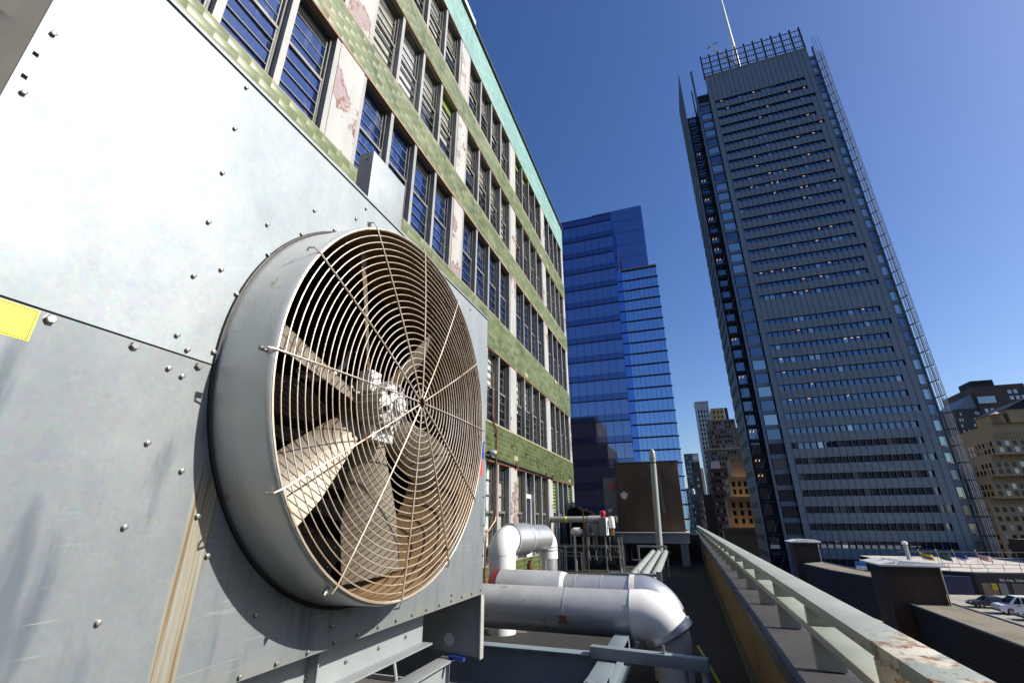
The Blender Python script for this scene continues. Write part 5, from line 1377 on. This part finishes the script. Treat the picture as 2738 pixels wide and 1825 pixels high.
def ramp_wall(name, label, poly, top, h):
    """dark ribbed ramp parapet with a gravel top; poly runs round its plan"""
    n = len(poly)
    cx_ = sum(p[0] for p in poly)/n; cy_ = sum(p[1] for p in poly)/n
    t = thing(name, (cx_, cy_, top-h), label, 'wall')
    MB().prism(poly, 'z', top-h, top-0.005).build('wall', MT['cladding'], t)
    ins = [(cx_+(p[0]-cx_)*0.97, cy_+(p[1]-cy_)*0.995) for p in poly]
    MB().prism(ins, 'z', top-0.004, top+0.03).build('gravel_top', MT['tangravel'], t)
    for i in range(n):
        a, b = poly[i], poly[(i+1) % n]
        MB().bar((a[0],a[1],top+0.05),(b[0],b[1],top+0.05),0.14,0.12).build('coping', MT['cabinet'], t)
        if (b[0]-a[0])**2+(b[1]-a[1])**2 > 4:
            for k in range(12):
                z = top-0.35-k*0.36
                MB().bar((a[0],a[1],z),(b[0],b[1],z),0.10,0.16).build('cladding_rib', MT['cladding'], t)
    return t
ramp_wall('ramp_wall', 'long dark ribbed ramp wall with tan gravel top in front of the parked van', [(17.5,12),(21.0,12),(21.0,56.5),(17.5,56.5)], -6.95, 9)
ramp_wall('ramp_wall', 'farther dark ribbed ramp wall with tan gravel top and angled end', [(15.1,83),(16.3,74),(18.9,64.5),(21.6,67),(19.4,77),(18.5,87)], -6.0, 9)

def bulkhead(label, x0, x1, y0, y1, zb, zt, pole):
    t = thing('stair_bulkhead', ((x0+x1)/2, (y0+y1)/2, zb), label, 'stair tower')
    MB().box(x0, x1, y0, y1, zb, zt-0.9).build('brick_wall', MT['brick_d'], t)
    MB().box(x0-0.02, x1+0.02, y0-0.02, y1+0.02, zt-0.899, zt-0.16).build('dark_band', MT['cladding'], t)
    r = MB().box(x0-0.45, x1+0.45, y0-0.9, y1+0.9, zt-0.155, zt).build('roof', MT['white'], t, bevel=0.02)
    n = int((y1-y0+1.4)/0.55)
    for i in range(n):
        y_ = y0-0.7+i*0.55
        MB().prism([(x0+0.9,zt+0.001),(x1+0.35,zt+0.001),(x1+0.35,zt+0.14),(x0+1.3,zt+0.30)], 'y', y_, y_+0.2).build('roof_rib', MT['white'], r)
    MB().prism([(x0-0.3,zt+0.002),(x0+0.85,zt+0.002),(x0+0.85,zt+0.25)], 'y', y0-0.6, y1+0.6).build('roof_slope', MT['white_rough'], r)
    MB().cyl((x1+0.06,y0-0.10,zb+2.0),(x1+0.06,y0-0.10,zt-0.16),0.07,n=10).build('downpipe', MT['mullion'], t, smooth=True)
    if pole:
        MB().cyl((x0+2.9,y0+2.2,zt+0.0),(x0+2.9,y0+2.2,zt+1.55),0.16,n=12).build('vent_pipe', MT['polegrey'], t, smooth=True)
        MB().lathe((x0+2.9,y0+2.2,zt+1.55),(0,0,1),[(0,0.24),(0.2,0.24),(0.3,0.0)],12).build('vent_cap', MT['white'], t)
    return t
bulkhead('dark brick stair tower with white ribbed roof and a vent pipe by the parking deck', 16.2, 20.3, 54.8, 58.6, -14, -3.75, True)
bulkhead('smaller dark brick stair tower with white ribbed roof before the office tower', 15.0, 18.3, 88, 91, -14, -3.15, False)
lw_ = thing('loading_wall', (15, 62, STREET), 'low tan wall beside the ramp with scattered debris behind it', 'wall')
MB().prism([(14.6,66),(15.1,66),(16.4,58),(15.9,58)], 'z', STREET+0.01, -9.0).build('wall', MT['tan'], lw_)

# terminal building beyond the deck
tm = thing('bus_terminal', (60, 115, STREET), 'low dark terminal building with white gravel roof, railings and shopfronts', 'building')
plan = [(37.5,105.0),(42.5,102.5),(90,108.5),(90,140),(37.5,140)]
MB().prism(plan, 'z', STREET+0.01, -8.1).build('wall', MT['cladding'], tm)
MB().prism([(p[0],p[1]+0.35) for p in plan], 'z', -8.099, -7.95).build('gravel_roof', MT['whitegravel'], tm)
def fence(label, pts, zb, hh, nb):
    t = thing('roof_railing', (sum(p[0] for p in pts)/len(pts), sum(p[1] for p in pts)/len(pts), zb), label, 'railing')
    for a, b in zip(pts[:-1], pts[1:]):
        for q in range(nb):
            z = zb+hh*(q+1)/nb
            MB().bar((a[0],a[1],z),(b[0],b[1],z),0.06,0.06).build('rail', MT['mullion'], t)
        L = math.hypot(b[0]-a[0], b[1]-a[1]); n = max(2, int(L/2.2))
        for i in range(n+1):
            f_ = i/n
            x, y = a[0]+(b[0]-a[0])*f_, a[1]+(b[1]-a[1])*f_
            MB().box(x-0.03,x+0.03,y-0.03,y+0.03,zb,zb+hh).build('post', MT['cabinet'], t)
fence('thin grey pipe railing along the street edge of the gravel roof', [(37.7,105.3),(42.5,102.95),(89.5,108.9)], -7.95, 1.1, 2)
fence('thin grey pipe railing along the rear edge of the gravel roof', [(38,118),(75,124)], -7.95, 2.1, 2)
# shopfront pieces under the roof
MB().box(38.2,41.6,101.9,104.2,-11.5,-8.6).build('blue_hoarding', MT['hoard'], tm)
for (x0,x1,m_) in ((43.0,45.0,'board'),(45.3,46.3,'greyb'),(50.5,57.0,'carglass'),(58,66,'carglass'),(47,49.8,'carglass')):
    yy_ = 102.5+(x0-42.5)*0.126
    MB().prism([(x0,yy_-0.05),(x1,yy_-0.05+(x1-x0)*0.126),(x1,yy_+0.4+(x1-x0)*0.126),(x0,yy_+0.4)],'z',-11.2,-9.5).build('shop_front', MT[m_], tm)
MB().box(44.2,44.9,102.4,102.6,-10.4,-9.6).build('yellow_poster', MT['f_y'], tm)
def lettering(txt, loc, size, rz, mat, name, parent):
    cu2 = bpy.data.curves.new('t', 'FONT'); cu2.body = txt; cu2.size = size; cu2.extrude = 0.02
    tmp = bpy.data.objects.new('tmp', cu2); COL.objects.link(tmp)
    dg = bpy.context.evaluated_depsgraph_get()
    me = bpy.data.meshes.new_from_object(tmp.evaluated_get(dg)); me.materials.clear(); me.materials.append(mat)
    bpy.data.objects.remove(tmp); 
    return inst(me, name, parent, loc, rot=(R(90), 0, rz))
for txt, x in (('8th Ave.', 45.6), ('Subway', 47.7), ('Elevator', 49.7)):
    lettering(txt, (x, 102.5+(x-42.5)*0.126-0.10, -9.2), 0.55, math.atan(0.126), MT['white'], 'sign_letters', tm)
# flags on angled poles
def flag(x, y, z, label, stripes):
    t = thing('flag', (x, y, z), label, 'flag', 'flags along the gravel roof')
    p0 = Vector((x, y, z)); p1 = Vector((x-0.9, y-0.6, z+2.6))
    MB().cyl(p0, p1, 0.05, n=8).build('flag_pole', MT['cabinet'], t)
    MB().lathe(p1, (0,0,1), [(0,0.0),(0.05,0.12),(0.18,0.12),(0.24,0.0)], 8).build('finial', MT['f_y'], t)
    d = (p0-p1); n = len(stripes); sw = 1.1/n
    for i, m_ in enumerate(stripes):
        m = MB(); vs = []
        for k in range(9):
            s = k/8
            for e in (i, i+1):
                b = p1 + d*0.06 + d.normalized()*(e*sw)
                vs.append(b + Vector((1.9*s, 0.25*math.sin(s*7+i*0.2), -0.75*s-0.12*math.sin(s*5))))
        fs = [(2*k, 2*k+1, 2*k+3, 2*k+2) for k in range(8)]
        v2 = [v+Vector((0,0.02,0)) for v in vs]; N = len(vs)
        m._add(vs+v2, fs + [(N+a, N+d_, N+c, N+b) for (a,b,c,d_) in fs])
        m.build('flag_cloth', MT[m_], t)
    return t
flag(40.0, 112, -7.9, 'yellow flag with blue marks on a slanting pole', ['f_y','f_y','f_b','f_y'])
flag(42.6, 112, -7.9, 'dark green flag on a slanting pole', ['f_g','f_g'])
flag(45.0, 112, -7.9, 'flag half blue and half white on a slanting pole', ['f_b','f_b','f_w'])
flag(48.3, 112, -7.9, 'red and white striped flag with blue upper part', ['f_b','f_w','f_r','f_w','f_r','f_w','f_r'])
# sign on a post at the deck's edge
sg = thing('parking_sign', (32.6, 92.5, DECK), 'back of a square sign on a brown post at the parking deck edge', 'sign')
MB().cyl((32.6,92.5,DECK),(32.6,92.5,DECK+3.6),0.10,n=10).build('post', MT['brown_st'], sg, smooth=True)
MB().box(31.4,33.0,92.38,92.42,DECK+2.5,DECK+4.6).build('sign_plate', MT['mullion'], sg)
MB().box(31.7,32.8,92.36,92.379,DECK+2.9,DECK+4.2).build('sign_face', MT['darksteel'], sg)
ls = thing('street_lamp', (21.2, 118, STREET), 'slim pale street lamp rising behind the farther ramp wall', 'street lamp')
MB().cyl((21.2,118,STREET+0.01),(21.2,118,-3.9),0.12,n=8).build('pole', MT['whiteb'], ls)
MB().box(20.8,21.9,117.8,118.2,-3.89,-3.5).build('lamp_head', MT['darksteel'], ls)
bs = thing('street_sign', (24.3, 92, STREET), 'small blue and white sign board on a pale post by the ramp', 'sign')
MB().cyl((24.4,92.1,STREET+0.01),(24.4,92.1,-6.6),0.09,n=8).build('post', MT['white'], bs)
sb_ = MB().box(23.7,25.1,91.9,91.98,-7.2,-6.1).build('board', MT['white'], bs)
MB().box(23.7,25.1,91.88,91.899,-6.65,-6.1).build('blue_half', simple('sign_blue',(0.02,0.22,0.75),None,3,0.5), sb_)
tr_ = thing('white_trestle', (25, 92, STREET), 'white slatted barrier boards below the blue sign', 'barrier')
for i in range(4):
    MB().box(23.6+0.2*i,26.6,91.0-i*0.8,91.2-i*0.8,-8.2-i*0.45,-8.0-i*0.45).build('board', MT['white'], tr_)
for xx in (24.2,26.0): MB().box(xx,xx+0.1,89,89.1,STREET+0.01,-8.0).build('post', MT['white'], tr_)
for k, (x, y, z, c, lab) in enumerate([(20.6,72,-9.6,'f_b','blue wrapped crate with red mark behind the tan wall'),(21.6,76,-9.3,'f_r','red crate piled behind the tan wall'),(20.2,75,-9.9,'f_w','white sack piled behind the tan wall')]):
    t = thing('crate', (x,y,z-14), lab, 'crate')
    MB().box(x-0.5,x+0.5,y-0.5,y+0.5,STREET+0.02,z).build('crate_stack', MT['cladding'], t)
    MB().box(x-0.55,x+0.55,y-0.55,y+0.55,z+0.001,z+0.5).build('crate_top', MT[c], t, bevel=0.05)

# vehicles
def vehicle(name, label, cat, loc, rz, paint, L, W, side, roofp, glass, wheel_r, axles, group=None):
    """side: lower body outline (y along, z up); roofp: cabin outline; glass: side window spans"""
    t = bpy.data.objects.new(name, None); COL.objects.link(t)
    OFF[t.name] = Vector((0,0,0)); props(t, label, cat, group)
    body = MB().prism(side, 'x', -W/2, W/2).build('body', MT[paint], t, bevel=0.06)
    zb_ = min(p[1] for p in roofp)
    vs = []; n = len(roofp); zt_ = max(p[1] for p in roofp)
    for sgn in (-1, 1):
        for (y_, z_) in roofp:
            f_ = (z_-zb_)/(zt_-zb_)
            vs.append((sgn*(W/2-0.03-0.16*f_), y_, z_))
    cab = MB(); cab._add(vs, [tuple(range(n)), tuple(range(2*n-1, n-1, -1))] + [(i, n+i, n+(i+1) % n, (i+1) % n) for i in range(n)])
    cab.build('cabin', MT[paint], t, bevel=0.04)
    for sgn in (-1, 1):
        for (ya, yb_, za, zc, sk_) in glass:
            fa = (za-zb_)/(zt_-zb_); fc = (zc-zb_)/(zt_-zb_)
            xa = sgn*(W/2-0.03-0.16*fa+0.012); xc = sgn*(W/2-0.03-0.16*fc+0.012); o_ = sgn*-0.03
            m = MB(); m._add([(xa,ya,za),(xa,yb_,za),(xc,yb_,zc),(xc,ya+sk_,zc),(xa+o_,ya,za),(xa+o_,yb_,za),(xc+o_,yb_,zc),(xc+o_,ya+sk_,zc)],
                             [(0,1,2,3),(7,6,5,4),(0,4,5,1),(1,5,6,2),(2,6,7,3),(3,7,4,0)])
            m.build('side_window', MT['carglass'], t)
    # windscreen and rear window follow the cabin's first and last slopes
    for (i, j, nm) in ((0, 1, 'windscreen'), (n-1, n-2, 'rear_window')):
        (ya, za), (yb_, zc) = roofp[i], roofp[j]
        d_ = -0.02 if i == 0 else 0.02
        m = MB()
        a_, b_ = 0.06, 0.90
        y1_, z1_ = ya+(yb_-ya)*a_, za+(zc-za)*a_; y2_, z2_ = ya+(yb_-ya)*b_, za+(zc-za)*b_
        w1, w2 = W/2-0.12, W/2-0.24
        m._add([(-w1,y1_+d_,z1_+0.02),(w1,y1_+d_,z1_+0.02),(w2,y2_+d_,z2_+0.02),(-w2,y2_+d_,z2_+0.02),(-w1,y1_,z1_-0.02),(w1,y1_,z1_-0.02),(w2,y2_,z2_-0.02),(-w2,y2_,z2_-0.02)],
               [(0,1,2,3),(7,6,5,4),(0,4,5,1),(1,5,6,2),(2,6,7,3),(3,7,4,0)])
        m.build(nm, MT['carglass'], t)
    for y_ in axles:
        for sgn in (-1, 1):
            w_ = MB().cyl((sgn*(W/2-0.20),y_,wheel_r),(sgn*(W/2+0.015),y_,wheel_r),wheel_r,n=20).build('wheel', MT['tyre'], t, smooth=True)
            MB().cyl((sgn*(W/2+0.0155),y_,wheel_r),(sgn*(W/2+0.03),y_,wheel_r),wheel_r*0.62,n=16).build('hub', MT['hub'], w_, smooth=True)
    yf = min(p[0] for p in side)
    for sgn in (-1, 1):
        MB().box(sgn*W/2-sgn*0.45-0.16, sgn*W/2-sgn*0.45+0.16, yf-0.02, yf+0.10, 0.62, 0.80).build('headlight', MT['white'], t)
        MB().box(sgn*(W/2-0.02)-0.1, sgn*(W/2-0.02)+0.12*sgn+0.1, yf+1.9, yf+2.05, 1.02, 1.16).build('mirror', MT['darksteel'], t)
    MB().box(-W/2+0.05, W/2-0.05, yf-0.08, yf+0.03, 0.34, 0.52).build('bumper', MT['darksteel'], t)
    t.location = loc; t.rotation_euler = (0, 0, rz)
    return t
vs_ = [(-2.75,0.32),(-2.78,0.85),(-2.6,1.08),(-1.55,1.20),(2.75,1.20),(2.80,0.35)]
vr_ = [(-1.75,1.21),(-0.75,2.08),(2.55,2.10),(2.74,1.21)]
vehicle('van', 'white passenger van parked on the deck in front of the shopfronts', 'van', (38.6,83.9,DECK), R(-90), 'van_w', 5.6, 2.0, vs_, vr_,
        [(-1.30,-0.45,1.26,1.96,0.62),(-0.35,0.95,1.26,1.96,0.05),(1.05,2.45,1.26,1.96,0.05)], 0.38, (-1.75,1.75))
ss_ = [(-2.35,0.28),(-2.40,0.62),(-2.2,0.78),(-1.05,0.92),(1.6,0.96),(2.30,0.90),(2.38,0.55),(2.30,0.28)]
sr_ = [(-1.15,0.93),(-0.35,1.40),(0.75,1.43),(1.75,0.97)]
sgl = [(-0.80,0.12,0.98,1.35,0.50),(0.20,1.20,0.98,1.35,0.05)]
vehicle('car', 'silver sedan parked nose out beside the white van', 'car', (38.3,79.6,DECK), R(-90)+0.04, 'car_s', 4.7, 1.8, ss_, sr_, sgl, 0.33, (-1.45,1.40))
vehicle('car', 'dark grey sedan parked behind the white van', 'car', (37.5,88.6,DECK), R(-90), 'car_g', 4.7, 1.8, ss_, sr_, sgl, 0.33, (-1.45,1.40))
rbk = tower('brick_block', 'dark brick block right of the flags behind the gravel roof', 66, 95, 116, 140, -4.0, 'brick_d')
